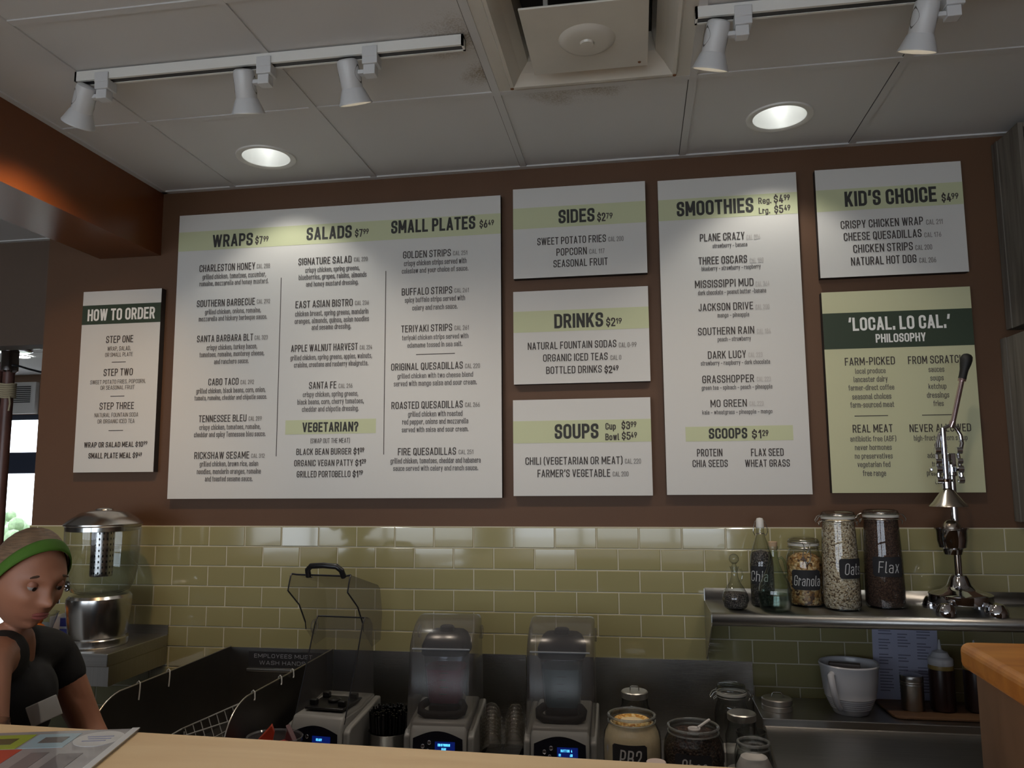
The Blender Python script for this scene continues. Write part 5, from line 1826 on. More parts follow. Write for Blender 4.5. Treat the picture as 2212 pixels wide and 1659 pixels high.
M_RIM = thin_glass('rim_highlight_glass', (.86, .88, .88), .05, haze=.18, hazecol=(.6, .62, .62), ior=1.8)  # pale haze in the rim glass stands in for its highlight
def counter_jar(x, y, label, rad, h, food, fill, word=None, wordw=.06, grp='open glass jars on the back counter', nm='glass_jar', neck=.80, heap=None):
    t = thing(nm, label, 'jar', (x, y, CT + .0005), 0, grp)
    rn = rad * neck
    Mb().lathe([(0, .004), (rad * .88, .0005), (rad * .98, .006), (rad, .02), (rad, h * .66), (rad * .97, h * .78), (rn * 1.04, h * .90), (rn, h * .93), (rn * 1.05, h * .955), (rn * 1.06, h * .985), (rn, h), (rn * .95, h * .99), (rn * .95, h * .93)], 56).build('jar_body', M_JAR, t)
    Mb().tube([(rn * 1.03 * cos(2 * pi * q / 48), rn * 1.03 * sin(2 * pi * q / 48), h * .985) for q in range(48)], .0042, 8, closed=True).build('rim', M_RIM, t)
    Mb().tube([(rn * 1.04 * cos(2 * pi * q / 48), rn * 1.04 * sin(2 * pi * q / 48), h * .915) for q in range(48)], .0028, 8, closed=True).build('neck_ring', M_RIM, t)
    if food:
        k = .968
        pr = [(0, .008), (rad * .85, .006), (rad * k, .022), (rad * k, min(fill, h * .66))]
        if fill > h * .8:
            pr += [(rad * .94 * k, h * .78), (rn * .99 * k, h * .90)]
        pr += [((rn if fill > h * .8 else rad) * .7, fill), (0, fill + .004)]
        Mb().lathe(pr, 56).build('contents', food, t)
    if word:
        ac = -.08
        curve_label(t, rad + .0012, ac - .62, ac + .60, h * .40, h * .72)
        chalk(t, word, rad + .0018, ac, wordw, h * .46, h * .20, weight=.10)
    return t
jr = counter_jar(-0.038, -0.50, 'wide glass jar of cream powder labelled PB2, right of the blenders', .084, .225, M_POWDER, .205, 'PB2', .062, neck=.78)
Mb().lathe([(.0, .200), (.03, .205), (.05, .211), (.056, .207), (.058, .202)], 40).build('yellow_crumb', grains('yellow_crumb', [S(226, 186, 112), S(206, 156, 76), S(236, 208, 150), S(180, 120, 52)], 120), jr)
ck = counter_jar(0.138, -0.50, 'wide glass jar of dark chocolate crumbs with a white scoop lying on it', .086, .200, M_CHOC, .178, 'Choc', .070, neck=.80)
t = thing('scoop', 'white plastic scoop lying on the dark crumbs in the wide jar', 'scoop', (0.150, -0.505, CT + .190), radians(16))
Mb().lathe([(0, -.006), (.012, -.004), (.016, .006), (.017, .012)], 24, (-.018, -.022, 0)).build('scoop_bowl', mat('white_scoop_plastic', S(198, 196, 196), rough=.4), t, solid=.0015)
m = Mb()
m.tube([(-.004, -.016, .010), (.040, .010, .022)], .0045, 8)
m.build('scoop_handle', mat('white_scoop_plastic', S(198, 196, 196), rough=.4), t)

M_ALU = mat('spun_aluminium', S(196, 194, 190), rough=.32, metal=.9)
def alu_lid(parent, rad, z, loop=True):
    m = Mb()
    m.lathe([(rad, z - .020), (rad + .001, z - .018), (rad + .001, z - .002), (rad - .002, z + .001), (rad * .55, z + .0015), (0, z + .001)], 40)
    l = m.build('metal_lid', M_ALU, parent)
    if loop:
        w = Mb()
        w.tube([(-.014, 0, z), (-.013, 0, z + .012), (-.009, 0, z + .015), (.009, 0, z + .015), (.013, 0, z + .012), (.014, 0, z)], .0016, 8)
        w.build('lid_loop', M_WIRE, l)
t = thing('lidded_jar', 'glass jar with a flat aluminium lid and wire loop, behind the PB2 jar', 'jar', (-0.030, -0.28, CT + .0005), 0)
Mb().lathe([(0, .004), (.050, .0005), (.056, .008), (.056, .15), (.050, .175), (.042, .19), (.040, .215)], 40).build('jar_body', M_JAR, t)
Mb().lathe([(0, .006), (.048, .005), (.054, .01), (.054, .10), (0, .10)], 40).build('contents', M_OATS, t)
alu_lid(t, .0415, .233)
t = thing('clip_jar', 'clip top glass jar with a thick glass lid, by the steel splash corner', 'jar', (0.272, -0.28, CT + .0005), 0)
Mb().lathe([(0, .004), (.048, .0005), (.054, .008), (.054, .175), (.050, .195), (.043, .215), (.043, .232)], 40).build('jar_body', M_JAR, t)
Mb().lathe([(0, .006), (.046, .005), (.052, .01), (.052, .07), (0, .075)], 40).build('contents', M_SUGAR, t)
l, w = clip_lid(t, .043, .234)
Mb().lathe([(.044, .256), (.042, .262), (.03, .266), (0, .266)], 40).build('lid_knob', M_JAR, l)
bail(w, .043, .234, radians(190))
bail(w, .043, .234, radians(10))
w.build('wire_clip', M_WIRE, t)
t = thing('lidded_jar', 'small jar with a round metal lid between the clip top jar and the sugar jar', 'jar', (0.287, -0.40, CT + .0005), 0)
Mb().lathe([(0, .004), (.044, .0005), (.050, .008), (.050, .145), (.042, .168), (.040, .190)], 40).build('jar_body', M_JAR, t)
Mb().lathe([(0, .006), (.042, .005), (.048, .01), (.048, .05), (0, .05)], 40).build('contents', M_SUGAR, t)
alu_lid(t, .041, .212, False)
t = thing('mason_jar', 'open empty glass jar behind the sugar jar', 'jar', (0.300, -0.50, CT + .0005), 0)
Mb().lathe([(0, .004), (.044, .0005), (.049, .008), (.049, .13), (.042, .155), (.040, .165), (.042, .168), (.042, .19), (.0395, .19), (.0385, .165)], 40).build('jar_body', M_JAR, t)
counter_jar(0.292, -0.605, 'small open jar of white sugar in front of the steel hopper', .050, .195, M_SUGAR, .155, neck=.80, nm='sugar_jar')
t = thing('round_tub', 'small round pinkish tub lid in front of the PB2 jar', 'tub', (0.028, -0.63, CT + .0005), 0)
Mb().lathe([(0, 0), (.022, 0), (.026, .12), (.025, .125)], 32).build('tub_body', mat('pink_tub_plastic', S(206, 168, 160), rough=.4), t)
Mb().lathe([(.028, .12), (.029, .132), (.026, .138), (0, .139)], 32).build('tub_lid', mat('pale_tub_lid', S(214, 196, 188), rough=.4), t)

# clear tub of cut red fruit
t = thing('fruit_tub', 'clear plastic tub of cut red fruit in front of the left hand blender', 'tub', (-1.072, -0.665, CT + .0005), 0)
M_TUB = thin_glass('clear_tub_plastic', (.72, .72, .74), .1, haze=.16, hazecol=(.4, .4, .42))
m = Mb()
m.lathe([(0, .003), (.062, 0), (.066, .005), (.082, .165), (.084, .168), (.082, .170), (.078, .165)], 48, sx=1.0, sy=.85)
m.build('tub_shell', M_TUB, t)
M_MELON = mat('red_melon_flesh', S(168, 46, 40), rough=.4, noise=.15, nscale=40, bump=.3, bscale=90)
M_MELON2 = mat('orange_red_melon_flesh', S(176, 66, 44), rough=.4, noise=.12, nscale=40, bump=.3, bscale=90)
rnd = random.Random(11)
k = 0
for lay in range(4):
    for i in range(6):
        a = i * pi / 3 + lay * .5
        q = .034 if i else 0
        s = rnd.uniform(.014, .018)
        m = Mb()
        m.box(-s, s, -s * .85, s * .85, -s * .8, s * .8)
        o = m.build('fruit_piece', M_MELON if k % 3 else M_MELON2, bevel=.004, rot=(rnd.uniform(-.5, .5), rnd.uniform(-.5, .5), rnd.uniform(0, 3)))
        o.location = (-1.072 + .032 * cos(a) * (1 if i else .1), -0.665 + .026 * sin(a) * (1 if i else .1), CT + .030 + lay * .036 + rnd.uniform(0, .006))
        tag(o, 'cut chunk of red fruit in the clear tub by the left hand blender', 'fruit', 'red fruit chunks in the clear tub')
        k += 1
for j, (dx, dy, rz) in enumerate(((-.028, .0, .35), (.048, .006, -.5))):
    m = Mb()
    m.prism([(-.022, -.01), (.022, -.012), (.026 - j * .02, .012), (.018 - j * .03, .034), (.006 - j * .012, .020)], 'y', -.008, .008)
    o = m.build('fruit_wedge', M_MELON2 if j == 0 else mat('dark_red_rind', S(96, 66, 70), rough=.5), bevel=.002, rot=(.12, 0, rz))
    o.location = (-1.072 + dx, -0.665 + dy, CT + .168)
    tag(o, ('tall orange red fruit wedge standing up in the clear tub', 'dark fruit wedge at the right of the clear tub')[j], 'fruit')

# ------------------------------------------------------------------ steel hopper stand at the right
LZ = 0.795
t = thing('steel_hopper', 'stainless steel stand with a narrow top ledge and sloping front at the right', 'stand', (0.70, 0, CT + .0005), 0)
m = Mb()
m.box(-.335, .75, -.262, -.012, LZ - CT - .004, LZ - CT)
m.box(-.335, .75, -.266, -.262, LZ - CT - .036, LZ - CT)
m.build('top_ledge', M_STEELH, t, smooth=False, bevel=.002)
m = Mb()
m.prism([(-.24, .155), (-.27, .135), (-.66, .02), (-.66, 0), (-.03, 0), (-.03, .155)], 'x', -.328, .74)
m.build('sloping_front', M_STEELH, t, smooth=False)
e = Mb()
e.tube([(-.329, -.27, .136), (-.329, -.66, .021)], .003, 8)
e.build('side_trim', mat('bright_steel_edge', S(196, 192, 184), rough=.3, metal=1.0), t)

t = thing('measuring_jug', 'large white ribbed mixing jug with a handle on the steel ledge', 'jug', (0.655, -0.165, LZ + .0005), 0)
M_CER = mat('white_glazed_ceramic', S(198, 200, 206), rough=.22)
m = Mb()
pr = [(0, .004), (.050, .0), (.054, .004), (.056, .012)]
for k in range(6):
    z = .016 + k * .007
    b = .060 + k * .0032
    pr += [(b, z), (b + .0016, z + .003), (b + .001, z + .006)]
pr += [(.081, .075), (.085, .11), (.088, .138), (.091, .146), (.0925, .152), (.090, .156), (.086, .153), (.083, .138), (.078, .075), (.060, .03), (0, .02)]
m.lathe(pr, 64)
# pull a pouring lip on the right
for v in m.bm.verts:
    a = atan2(v.co.y, v.co.x)
    if v.co.z > .12:
        f = math.exp(-(a - .45) ** 2 / .06) * (v.co.z - .12) / .036
        v.co.x *= 1 + .10 * f
        v.co.y *= 1 + .10 * f
m.build('jug_body', M_CER, t)
m = Mb()
m.tube([(-.066, -.060, .130), (-.072, -.072, .128), (-.072, -.082, .112), (-.066, -.080, .075), (-.056, -.070, .040), (-.046, -.058, .026)], [.010, .0105, .0105, .010, .0095, .009], 12)
m.build('jug_handle', M_CER, t)
t = thing('paper_packet', 'grey brown packet standing inside the white mixing jug', 'packet', (0.648, -0.15, LZ + .028), radians(-14))
Mb().box(-.050, .045, -.012, .012, 0, .122).build('packet_body', mat('grey_brown_card', S(116, 108, 104), rough=.7), t, smooth=False, bevel=.002)

t = thing('metal_lid', 'two stacked round aluminium jar lids with a wire loop, left on the steel ledge', 'lid', (0.428, -0.16, LZ + .0005), 0)
m = Mb()
m.lathe([(0, 0), (.047, 0), (.0485, .002), (.0485, .015), (.046, .017), (.046, .019), (.0485, .021), (.0485, .034), (.045, .037), (0, .0375)], 48)
m.build('lid_discs', M_ALU, t)
w = Mb()
w.tube([(-.018, 0, .037), (-.014, 0, .050), (-.010, 0, .053), (.012, 0, .053), (.016, 0, .050), (.022, 0, .037)], .0017, 8)
w.build('wire_loop', M_WIRE, t)

t = thing('cutting_board', 'thin brown board under the shaker and squeeze bottles', 'board', (0.96, -0.125, LZ + .0015), 0)
m = Mb()
pts = fillet([(-.19, -.10, .03), (.25, -.10, .03), (.25, .10, .02), (-.20, .10, .02)], True, 6)
m.prism([(p.x, p.y) for p in pts], 'z', 0, .008)
m.build('board_slab', wood('dark_board_wood', S(122, 92, 66), S(92, 68, 48), .55, (4, 30, 30)), t, smooth=False, bevel=.002)
BZ = LZ + .0102
t = thing('spice_shaker', 'small stainless steel shaker on the brown board', 'shaker', (0.852, -0.135, BZ), 0)
m = Mb()
m.lathe([(0, 0), (.033, 0), (.034, .003), (.034, .074), (.035, .076), (.035, .079), (.034, .081), (.035, .083), (.035, .086), (.034, .088), (.035, .090), (.035, .102), (.033, .106), (.02, .110), (0, .111)], 40)
m.build('shaker_body', M_STEEL, t)
def squeeze(x, y, label):
    t = thing('squeeze_bottle', label, 'squeeze bottle', (x, y, BZ), 0, 'squeeze bottles of dark sauce')
    Mb().lathe([(0, .002), (.034, 0), (.037, .004), (.037, .120), (.034, .132), (.034, .136)], 40).build('bottle_body', mat('dark_sauce', S(44, 24, 20), rough=.3), t)
    Mb().lathe([(.0375, .128), (.0378, .132), (.036, .142), (.033, .142)], 40).build('yellow_neck_band', mat('yellowed_plastic', S(150, 128, 74), rough=.4), t)
    m = Mb()
    m.lathe([(.036, .140), (.0372, .143), (.0372, .158), (.035, .162), (.028, .166), (.022, .180), (.012, .184), (.006, .188), (.0025, .218), (0, .218)], 40)
    m.build('nozzle_cap', mat('milky_white_cap', S(206, 208, 214), rough=.4), t)
squeeze(0.943, -0.135, 'dark sauce squeeze bottle with a white nozzle, beside the steel shaker')
squeeze(1.048, -0.130, 'dark sauce squeeze bottle with a white nozzle, half hidden by the wood slab')

# paper list taped to the tiles
t = thing('paper_list', 'white sheet of three printed columns taped to the tiles under the shelf', 'paper', (0.875, -0.0035, 0.805), radians(0))
m = Mb()
m.box(-.104, .104, -.0015, -.0005, -.02, .252, M=Matrix.Rotation(radians(1.0), 4, 'Y'))
m.build('sheet', mat('bluish_white_paper', S(196, 200, 226), rough=.7), t, smooth=False)
rnd = random.Random(5)
m = Mb()
for c in range(3):
    for i in range(22):
        x0 = -.084 + c * .061
        z = .226 - i * .0098
        wd = rnd.uniform(.026, .044) if i else .028
        if rnd.random() < .08:
            continue
        m.box(x0, x0 + wd, -.0021, -.0016, z, z + (.0034 if i else .0046), M=Matrix.Rotation(radians(1.0), 4, 'Y'))
m.build('printed_lines', mat('grey_print', S(128, 130, 158), rough=.7), t, smooth=False)
# ------------------------------------------------------------------ far room things seen through the opening at the left
t = thing('wall_vent_unit', 'white grilled air unit high on the far wall beyond the opening', 'air unit', (-7.45, 5.0, 2.315), 0)
Mb().box(-1.3, .72, -.06, -.002, 0, .36).build('housing', mat('white_unit_paint', S(214, 214, 212), rough=.5), t, smooth=False, bevel=.004)
m = Mb()
for k in range(9):
    z = .125 + k * .022
    for x in (-1.22, -.72, -.22, .28):
        m.box(x, x + .38, -.064, -.0605, z, z + .012)
m.build('grille', mat('dark_grille', S(60, 62, 64), rough=.6), t, smooth=False)
t = thing('ceiling_downlight', 'tiny round lamp in the far room ceiling beyond the opening', 'ceiling light', (-5.9, 3.75, CEIL - .003), 0)
Mb().lathe([(.10, 0), (.10, -.006), (.085, -.008)], 32).build('lamp_ring', M_WHITE, t)
Mb().lathe([(.085, -.006), (0, -.006)], 32).build('lamp_disc', M_LAMPON, t)

t = thing('pipe_post', 'tall bundle of reddish pipes tied with rope, standing in the left opening', 'post', (-3.49, 0.95, FLOOR), 0)
m = Mb()
m.tube([(0, 0, 0), (0, 0, 2.56)], .030, 16)
m.build('main_pipe', mat('reddish_bamboo', S(112, 78, 70), rough=.35, noise=.15, nscale=8), t)
Mb().tube([(-.062, -.01, 0), (-.062, -.01, 2.50)], .024, 14).build('side_pipe', mat('reddish_bamboo', S(112, 78, 70), rough=.35), t)
m = Mb()
for k in range(7):
    z = 2.30 + k * .012
    m.tube([(-.028 + .072 * cos(2 * pi * i / 20), -.004 + .045 * sin(2 * pi * i / 20), z + .004 * sin(i)) for i in range(20)], .006, 6, closed=True)
m.tube([(.04, -.03, 2.30), (.055, -.04, 2.26), (.05, -.04, 2.22)], .005, 6)
m.build('rope_binding', mat('pale_rope', S(196, 182, 150), rough=.9), t)
m = Mb()
m.lathe([(0, 2.56), (.10, 2.56), (.11, 2.565), (.11, 2.575), (0, 2.575)], 24)
m.lathe([(.032, 2.44), (.045, 2.45), (.045, 2.56)], 20)
m.box(-.03, .16, -.035, .035, 2.575, 2.585)
m.build('top_flange', M_CHROME, t)
m = Mb()
m.tube([(.03, -.02, 2.48), (.09, -.03, 2.47), (.16, -.04, 2.45), (.24, -.05, 2.43), (.32, -.05, 2.425)], .006, 8)
m.build('cable', M_BLACK, t)

# hedge and ground outside the far window
rnd = random.Random(21)
m = Mb()
for i in range(260):
    x, y, z = rnd.uniform(-12, -6), rnd.uniform(7.2, 8.6), rnd.uniform(-.2, .98)
    s = rnd.uniform(.08, .2)
    m.ball(s, (x, y, z + .2 * sin(x * 3)), 6)
o = m.build('hedge', mat('pale_green_leaves', S(128, 150, 112), rough=.7, noise=.3, nscale=14))
o['kind'] = 'stuff'
tag(o, 'sunlit green hedge outside the far window', 'hedge')
struct('outside_ground', Mb().box(-24, 4, 5.2, 20, FLOOR - .2, FLOOR - .1), mat('pale_paving', S(196, 192, 186), rough=.9), smooth=False)
struct('street_ground', Mb().box(-24, 14, -24, -7.2, FLOOR - .2, FLOOR - .1), mat('pale_paving', S(150, 148, 144), rough=.9), smooth=False)

# ------------------------------------------------------------------ the wood topped front counter
CZ = 1.08
t = thing('front_counter', 'pale maple topped service counter across the bottom of the view', 'counter', (0, -2.0, FLOOR), 0)
m = Mb()
m.prism([(-2.6, 0.545), (-1.25, 0.501), (.181, .459), (.50, .450), (.50, -.52), (-2.6, -.40)], 'z', CZ - FLOOR - .042, CZ - FLOOR)
m.build('worktop', M_MAPLE, t, smooth=False, bevel=.006, bseg=3)
m = Mb()
m.prism([(-2.58, .43), (.48, .34), (.48, -.30), (-2.58, -.24)], 'z', 0, CZ - FLOOR - .042)
m.build('front_panel', M_PANELWOOD, t, smooth=False)

# raised wood slab on a panelled stand at the right
t = thing('slab_stand', 'orange stained wood slab on a brown board panel at the right edge', 'counter', (.937, -1.62, FLOOR), 0)
pts = fillet([(-.415, .17, .02), (.55, .17, .02), (.55, -.52, .02), (-.452, -.14, .06)], True, 6)
pts = fillet([(-.412, .172, .025), (.75, .172, .02), (.75, -.60, .02), (-.44, -.60, .03)], True, 6)
m = Mb()
m.prism([(p.x, p.y) for p in pts], 'z', 1.228 - FLOOR, 1.270 - FLOOR)
m.build('slab', M_ORANGEWOOD, t, smooth=False, bevel=.012, bseg=4)
m = Mb()
m.box(-.398, .72, -.56, .135, 0, 1.228 - FLOOR)
m.build('board_panel', M_PANELWOOD, t, smooth=False, bevel=.003)

# laminated menu sheet on the counter
t = thing('menu_booklet', 'grey laminated menu booklet with coloured squares on the maple counter', 'menu', (-0.945, -1.506, CZ + .0005), radians(14))
Wd, Ln = .262, .34
m = Mb()
m.box(-Wd, 0.0, -Ln, 0, 0, .004)
m.build('cover', mat('grey_laminate', S(150, 148, 150), rough=.22, coat=.6, noise=.08, nscale=12), t, smooth=False)
m = Mb()
m.box(-.012, .0015, -Ln, 0.001, .0042, .0056)
m.build('white_margin', mat('clear_white_margin', S(206, 206, 206), rough=.25), t, smooth=False)
def patch(nm, x0, x1, y0, y1, c, z=.0046, par=None):
    mm = Mb()
    mm.box(x0, x1, y0, y1, .0040, z)
    return mm.build(nm, mat('print_' + nm + str(int(x0 * 1000)), c, rough=.25, coat=.4), par or t, smooth=False)
a = patch('green_square', -.255, -.175, -.095, -.018, S(150, 168, 54))
patch('dark_picture', -.235, -.195, -.072, -.040, S(74, 80, 44), .0050, a)
a = patch('blue_square', -.170, -.095, -.095, -.018, S(150, 176, 188))
patch('dark_picture', -.150, -.108, -.070, -.038, S(96, 96, 96), .0050, a)
a = patch('red_square', -.255, -.160, -.190, -.100, S(186, 62, 42))
patch('dark_picture', -.232, -.185, -.165, -.128, S(116, 76, 68), .0050, a)
m = Mb()
m.lathe([(0, .0050), (.042, .0050), (.042, .0040)], 40, (-.050, -.055, 0))
a = m.build('pale_disc', mat('pale_disc_print', S(196, 194, 192), rough=.25, coat=.4), t, smooth=False)
m = Mb()
for k in range(3):
    m.box(-.074 + .006 * (k == 1), -.028 - .005 * (k == 2), -.046 - .012 * k, -.043 - .012 * k, .0050, .0054)
m.build('print_line', mat('grey_print', S(128, 130, 158), rough=.7), a, smooth=False)
patch('grey_figure', -.135, -.105, -.20, -.12, S(118, 114, 116))
patch('grey_figure', -.085, -.045, -.22, -.13, S(112, 108, 110))
t = thing('glass_jar', 'rim of a small glass jar at the far left edge of the maple counter', 'jar', (-1.312, -1.44, .86), 0)
Mb().lathe([(0, .003), (.026, 0), (.03, .005), (.03, .18), (.026, .19), (.027, .205), (.024, .205), (.023, .19)], 32).build('jar_body', M_JAR, t)
tag(Mb().box(-2.6, .45, -1.55, -1.40, .835, .86).build('prep_ledge', M_STEELH, smooth=False, bevel=.003), 'steel prep ledge fixed behind the maple counter', 'ledge')

# ------------------------------------------------------------------ the worker behind the counter
M_SKIN = mat('skin', S(156, 106, 82), rough=.5, noise=.05, nscale=12)
M_SHIRT = mat('black_cotton', S(20, 19, 20), rough=.85, bump=.2, bscale=300)
M_HAIR = mat('light_brown_hair', S(120, 96, 74), rough=.5, noise=.3, nscale=5, stretch=(6, 6, 60), bump=.4, bscale=30)
M_BAND = mat('green_headband_cloth', S(66, 106, 22), rough=.8, bump=.2, bscale=200)
def skin_mesh(name, nodes, edges, m, parent=None, sub=2, root=0):
    me = bpy.data.meshes.new(name)
    me.from_pydata([n[0] for n in nodes], edges, [])
    o = bpy.data.objects.new(name, me)
    C.objects.link(o)
    sk = o.modifiers.new('skin', 'SKIN')
    sk.use_smooth_shade = True
    for i, n in enumerate(nodes):
        d = me.skin_vertices[0].data[i]
        rr = n[1]
        d.radius = rr if isinstance(rr, tuple) else (rr, rr)
        d.use_root = (i == root)
    ss = o.modifiers.new('sub', 'SUBSURF')
    ss.levels = ss.render_levels = sub
    dg = bpy.context.evaluated_depsgraph_get()
    me2 = bpy.data.meshes.new_from_object(o.evaluated_get(dg))
    me2.name = name
    o.modifiers.clear()
    o.data = me2
    bpy.data.meshes.remove(me)
    me2.materials.clear()
    me2.materials.append(m)
    me2.shade_smooth()
    if parent is not None:
        o.parent = parent
    return o
PB = Vector((-1.62, -1.15, FLOOR))
person = thing('person', 'worker with tied back hair, green headband and black t-shirt, bending behind the counter', 'person', PB)
def L(x, y, z):
    return Vector((x, y, z)) - PB

# head as a sculpted ball: +x is where the face looks
def head_mesh():
    m = Mb()
    n, k = 64, 48
    rings = []
    for i in range(k + 1):
        ph = -pi / 2 + pi * i / k
        ring = []
        for j in range(n):
            az = 2 * pi * j / n - pi
            c, s = cos(ph), sin(ph)
            d = Vector((c * cos(az), c * sin(az), s))
            x, y, z = d.x * .098, d.y * .076, d.z * .118
            if d.x > 0:
                fr = d.x
                x *= 1 - .06 * fr * fr
                # flatter face, jaw narrowing to the chin
                lowz = max(0, -z - .01) / .108
                y *= 1 - .34 * lowz ** 1.4
                x += .012 * lowz * fr
                G = lambda yy, zz, sy, sz: math.exp(-((y - yy) / sy) ** 2 - ((z - zz) / sz) ** 2)
                x += .010 * G(0, .028, .05, .014)                       # brow
                for sgn in (-1, 1):
                    x -= .012 * G(sgn * .031, .008, .015, .012)          # eye sockets
                    x += .006 * G(sgn * .042, -.022, .020, .016)         # cheekbones
                x += .012 * G(0, .000, .010, .022)                       # nose bridge
                x += .026 * G(0, -.026, .0125, .013)                     # nose tip
                x += .006 * G(0.0, -.032, .020, .008)                    # nostrils
                x += .0085 * G(0, -.055, .021, .0055)                    # upper lip
                x -= .004 * G(0, -.0615, .020, .0028)
                x += .0085 * G(0, -.068, .019, .0055)                    # lower lip
                x -= .005 * G(0, -.080, .020, .006)
                x += .012 * G(0, -.098, .022, .013)                      # chin
            else:
                lowz = max(0, -z - .02) / .1
                x *= 1 - .45 * lowz
                y *= 1 - .25 * lowz
            for sgn in (-1, 1):                                          # ears
                g = math.exp(-((x + .008) / .014) ** 2 - ((z + .008) / .026) ** 2)
                if sgn * y > .04:
                    y += sgn * .016 * g
                    x -= .006 * g
            ring.append(Vector((x, y, z)))
        rings.append(ring)
    return rings
HM = Matrix.Translation(L(-1.492, -1.165, 1.312)) @ Matrix.Rotation(radians(-20), 4, 'Z') @ Matrix.Rotation(radians(15), 4, 'Y') @ Matrix.Rotation(radians(-4), 4, 'X')
rings = head_mesh()
hm = Mb()
vr = []
for i, ring in enumerate(rings):
    if i in (0, len(rings) - 1):
        vr.append([hm.bm.verts.new(HM @ ring[0])])
    else:
        vr.append([hm.bm.verts.new(HM @ p) for p in ring])
for a, b in zip(vr[:-1], vr[1:]):
    n = 64
    for j in range(n):
        j2 = (j + 1) % n
        if len(a) == 1:
            hm.face([a[0], b[j2], b[j]])
        elif len(b) == 1:
            hm.face([a[j], a[j2], b[0]])
        else:
            hm.face([a[j], a[j2], b[j2], b[j]])
head_o = hm.build('head_temp', M_SKIN, None)

PEL, CH, NB = L(-1.72, -1.15, .62), L(-1.600, -1.150, .98), L(-1.545, -1.155, 1.125)
LSH, RSH = L(-1.555, -.985, 1.105), L(-1.450, -1.325, 1.150)
LEL, REL = L(-1.468, -.940, .885), L(-1.372, -1.385, 1.0)
LWR, RWR = L(-1.30, -.985, .745), L(-1.24, -1.20, .82)
N = [
 (PEL, (.125, .155)), (L(-1.66, -1.15, .80), (.105, .125)), (CH, (.11, .135)), (NB, (.062, .066)), (L(-1.515, -1.16, 1.215), (.050, .052)),
 (LSH, (.056, .056)), (LEL, (.041, .041)), (LWR, (.027, .025)),
 (RSH, (.056, .056)), (REL, (.041, .041)), (RWR, (.027, .025)),
 (L(-1.72, -1.055, .56), (.095, .10)), (L(-1.69, -1.055, .16), (.058, .058)), (L(-1.73, -1.055, -.20), (.038, .038)), (L(-1.62, -1.05, -.245), (.034, .028)),
 (L(-1.72, -1.245, .56), (.095, .10)), (L(-1.70, -1.25, .16), (.058, .058)), (L(-1.75, -1.25, -.20), (.038, .038)), (L(-1.64, -1.255, -.245), (.034, .028)),
]
def chain(name, idx):
    return skin_mesh(name, [N[i] for i in idx], [(k, k + 1) for k in range(len(idx) - 1)], M_SKIN, None)
body = chain('body', (0, 1, 2, 3, 4))
limbs = [chain('limb', q) for q in ((3, 5, 6, 7), (3, 8, 9, 10), (0, 11, 12, 13, 14), (0, 15, 16, 17, 18))]
# hands: a palm with five bent fingers each
parts = [head_o] + limbs
for wr, fw, side in ((LWR, Vector((.75, -.10, -.65)).normalized(), 1), (RWR, Vector((.80, .12, -.58)).normalized(), -1)):
    acr = fw.cross(Vector((0, 0, 1))).normalized() * side
    dn = fw.cross(acr).normalized()
    if dn.z > 0:
        dn = -dn
    nodes = [(wr - fw * .02, (.024, .020)), (wr + fw * .045, (.036, .015)), (wr + fw * .085, (.036, .013))]
    pal = skin_mesh('palm', nodes, [(0, 1), (1, 2)], M_SKIN, None)
    parts.append(pal)
    for f, ln in ((-1.5, .060), (-.5, .072), (.5, .068), (1.5, .052)):
        b = wr + fw * .075 + acr * f * .019
        p1 = b + (fw * .9 + dn * .25).normalized() * ln * .45
        p2 = p1 + (fw * .6 + dn * .75).normalized() * ln * .33
        p3 = p2 + (fw * .25 + dn * .95).normalized() * ln * .28
        parts.append(skin_mesh('finger', [(b, (.009, .009)), (p1, (.0085, .0085)), (p2, (.0078, .0078)), (p3, (.0066, .0066))], [(0, 1), (1, 2), (2, 3)], M_SKIN, None))
    b = wr + fw * .028 - acr * .026
    p1 = b + (fw * .55 - acr * .7 + dn * .2).normalized() * .036
    p2 = p1 + (fw * .85 - acr * .25 + dn * .4).normalized() * .030
    parts.append(skin_mesh('finger', [(b, (.012, .012)), (p1, (.0098, .0098)), (p2, (.0078, .0078))], [(0, 1), (1, 2)], M_SKIN, None))
bmj = bmesh.new()
for o in [body] + parts:
    bmj.from_mesh(o.data)
for o in parts:
    me = o.data
    bpy.data.objects.remove(o)
    bpy.data.meshes.remove(me)
bmesh.ops.recalc_face_normals(bmj, faces=bmj.faces)
me3 = bpy.data.meshes.new('body_shell')
bmj.to_mesh(me3)
bmj.free()
body.data = me3
rm = body.modifiers.new('remesh', 'REMESH')
rm.mode = 'VOXEL'
rm.voxel_size = .0048
sm = body.modifiers.new('smooth', 'SMOOTH')
sm.iterations = 2
sm.factor = .5
bpy.context.view_layer.update()
dg = bpy.context.evaluated_depsgraph_get()
me2 = bpy.data.meshes.new_from_object(body.evaluated_get(dg))
me2.name = 'body'
body.modifiers.clear()
body.data = me2
me2.materials.clear()
me2.materials.append(M_SKIN)
me2.shade_smooth()
body.parent = person

